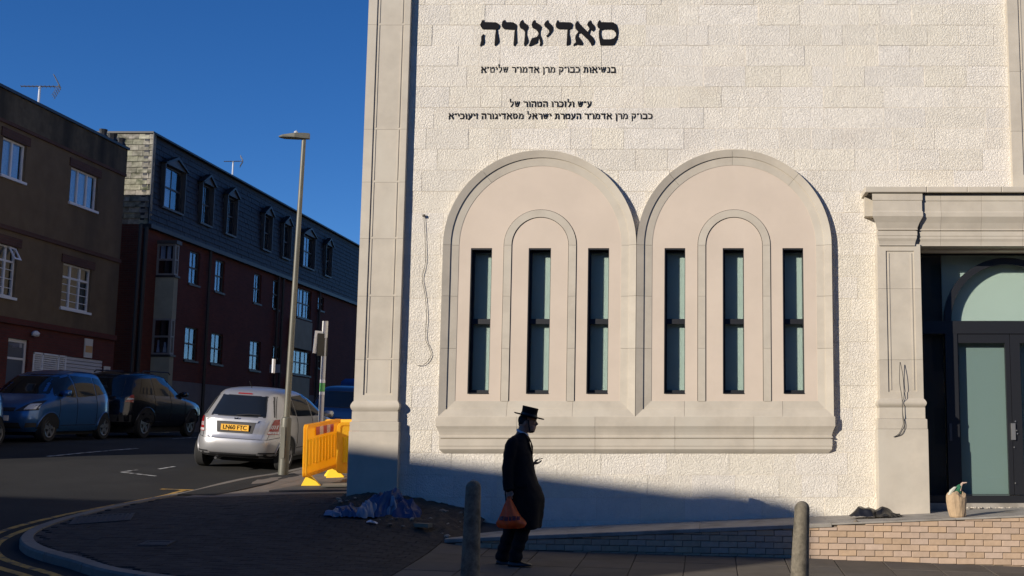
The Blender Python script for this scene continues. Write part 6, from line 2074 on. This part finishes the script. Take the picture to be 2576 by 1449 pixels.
# lapel edge, collar, tails
sh = mat('white_shirt', (.55, .56, .6), .8)
cl = MB()
cl.loft([ell(.043, 0, 1.488, .073, .073, 24, tilt=-.45), ell(.043, 0, 1.512, .066, .066, 24, tilt=-.45), ell(.043, 0, 1.510, .060, .060, 24, tilt=-.45), ell(.043, 0, 1.47, .060, .060, 24, tilt=-.45)])
cl.obj('shirt_collar', sh, man, smooth='auto')
lp = MB()
for s in (-1, 1):
    lp.prism([W_(.075, s * .078, 1.475), W_(.128, s * .05, 1.40), W_(.158, s * .02, 1.22), W_(.150, s * .085, 1.33), W_(.095, s * .10, 1.45)], (.006, 0, .006))
lp.obj('lapels', cloth, man)
# hat: brim and crown, tipped forward
hb_ = MB()
ti = -.235
def hell(cx, z, rx, ry, t=ti, n=36): return ell(cx, 0, z, rx, ry, n, tilt=t)
bx_, bz_ = .117, 1.680
hb_.loft([hell(bx_, bz_, .10, .085), hell(bx_, bz_ - .002, .162, .156), hell(bx_, bz_ + .004, .173, .166), hell(bx_, bz_ + .012, .173, .166), hell(bx_, bz_ + .008, .162, .156), hell(bx_, bz_ + .012, .10, .085)])
hb_.obj('hat_brim', felt, man, smooth='auto')
cr = MB()
cr.loft([hell(.113, 1.672, .096, .084), hell(.121, 1.73, .088, .079), hell(.128, 1.768, .090, .080), hell(.131, 1.783, .092, .081), hell(.132, 1.788, .086, .075), hell(.132, 1.781, .05, .04)])
cr.obj('hat_crown', felt, man, smooth='auto')
MB().loft([hell(.1135, 1.688, .0965, .085), hell(.118, 1.714, .093, .083)]).obj('hat_band', mat('black_ribbon', (.012, .012, .014), .4), man, smooth='auto')
# hair and sidelocks
hr = mat('dark_hair', (.015, .011, .009), .8)
hm_ = MB(); blob(hm_, (hx - .018, 0, hz_ + .020), .092, .081, .085, .15); limb(hm_, [(hx - .075, 0, hz_ - .02, .030), (hx - .070, 0, hz_ - .065, .022)])
hm_.obj('hair', hr, man, smooth=True)
for s in (-1, 1):
    mb = MB(); mb.tube([W_(hx + .022, s * .080, hz_ + .02), W_(hx + .028, s * .086, hz_ - .03), W_(hx + .036, s * .086, hz_ - .07), W_(hx + .042, s * .080, hz_ - .105), W_(hx + .048, s * .074, hz_ - .125)], [.008, .008, .009, .009, .004], 8); mb.obj('sidelock', hr, man, smooth=True)
bd_ = MB(); blob(bd_, (hx + .052, 0, hz_ - .098), .030, .040, .026); bd_.obj('short_beard', hr, man, smooth=True)
# what he holds
ph = MB(); ph.prism([W_(.185, .065, 1.176), W_(.268, .065, 1.196), W_(.268, .135, 1.196), W_(.185, .135, 1.176)], (-.002, 0, .008))
ph.obj('phone', mat('phone_black', (.015, .015, .018), .2), org=W_(.22, .1, 1.18), label='dark phone held flat in the walking man\'s far hand', cat='phone')
bagm = mat('orange_carrier_bag', (.85, .16, .035), .4, var=.2, vscale=14, bump=.5, bscale=18, bdist=.02)
add_translucent(bagm, (.9, .16, .03), .4)
bg_ = thing('carrier_bag', W_(-.04, -.25, .62), 'orange plastic carrier bag with dark print hanging from the man\'s near hand', 'bag')
rings = []
for z, xl, xr, dy in ((.776, -.066, -.034, .010), (.74, -.075, -.022, .018), (.68, -.105, .012, .035), (.61, -.130, .052, .055), (.55, -.158, .093, .068), (.505, -.182, .136, .072), (.485, -.188, .146, .070), (.468, -.183, .142, .060), (.448, -.165, .118, .045), (.440, -.10, .06, .02)):
    rg = []
    for j in range(32):
        th = 2 * math.pi * j / 32
        k = 1 + .16 * NZ.noise(Vector((math.cos(th) * 3, math.sin(th) * 3, z * 9))) + .09 * math.sin(th * 8 + z * 6) * (1 if z > .58 else .4)
        rg.append(W_((xl + xr) / 2 + (xr - xl) / 2 * math.cos(th) * (1 + (k - 1) * .5), -.275 + dy * math.sin(th) * k, z + .012 * math.sin(th * 4)))
    rings.append(rg)
MB().loft(rings).obj('bag_body', bagm, bg_, smooth='auto')
for dx in (-.012, .012):
    MB().tube([W_(-.05 + dx * .5, -.268, .742), W_(-.052 + dx, -.268, .775), W_(-.050 + dx, -.250, .808), W_(-.05 + dx, -.225, .79), W_(-.05 + dx, -.245, .75)], [.008, .006, .005, .006, .008], 7).obj('handle', bagm, bg_, smooth=True)
pm_ = mat('dark_bag_print', (.14, .015, .012), .5)
def bagy(x, z):
    t_ = (z - .505) / (.776 - .505); xl = -.182 + (.116) * t_; xr = .138 - .172 * t_; dy = .075 - .055 * t_
    u_ = max(-.98, min(.98, (x - (xl + xr) / 2) / ((xr - xl) / 2)))
    return -.275 - dy * math.sqrt(1 - u_ * u_) - .010
for (x0, x1, z0, z1) in ((-.150, -.095, .525, .570), (-.085, -.045, .520, .565), (-.035, -.005, .520, .565), (.003, .04, .525, .570), (.05, .085, .528, .568)):
    g = MB(); g.grid([[W_(x, bagy(x, z), z) for x in np.linspace(x0, x1, 5)] for z in np.linspace(z0, z1, 4)]); g.obj('printed_mark', pm_, bg_)
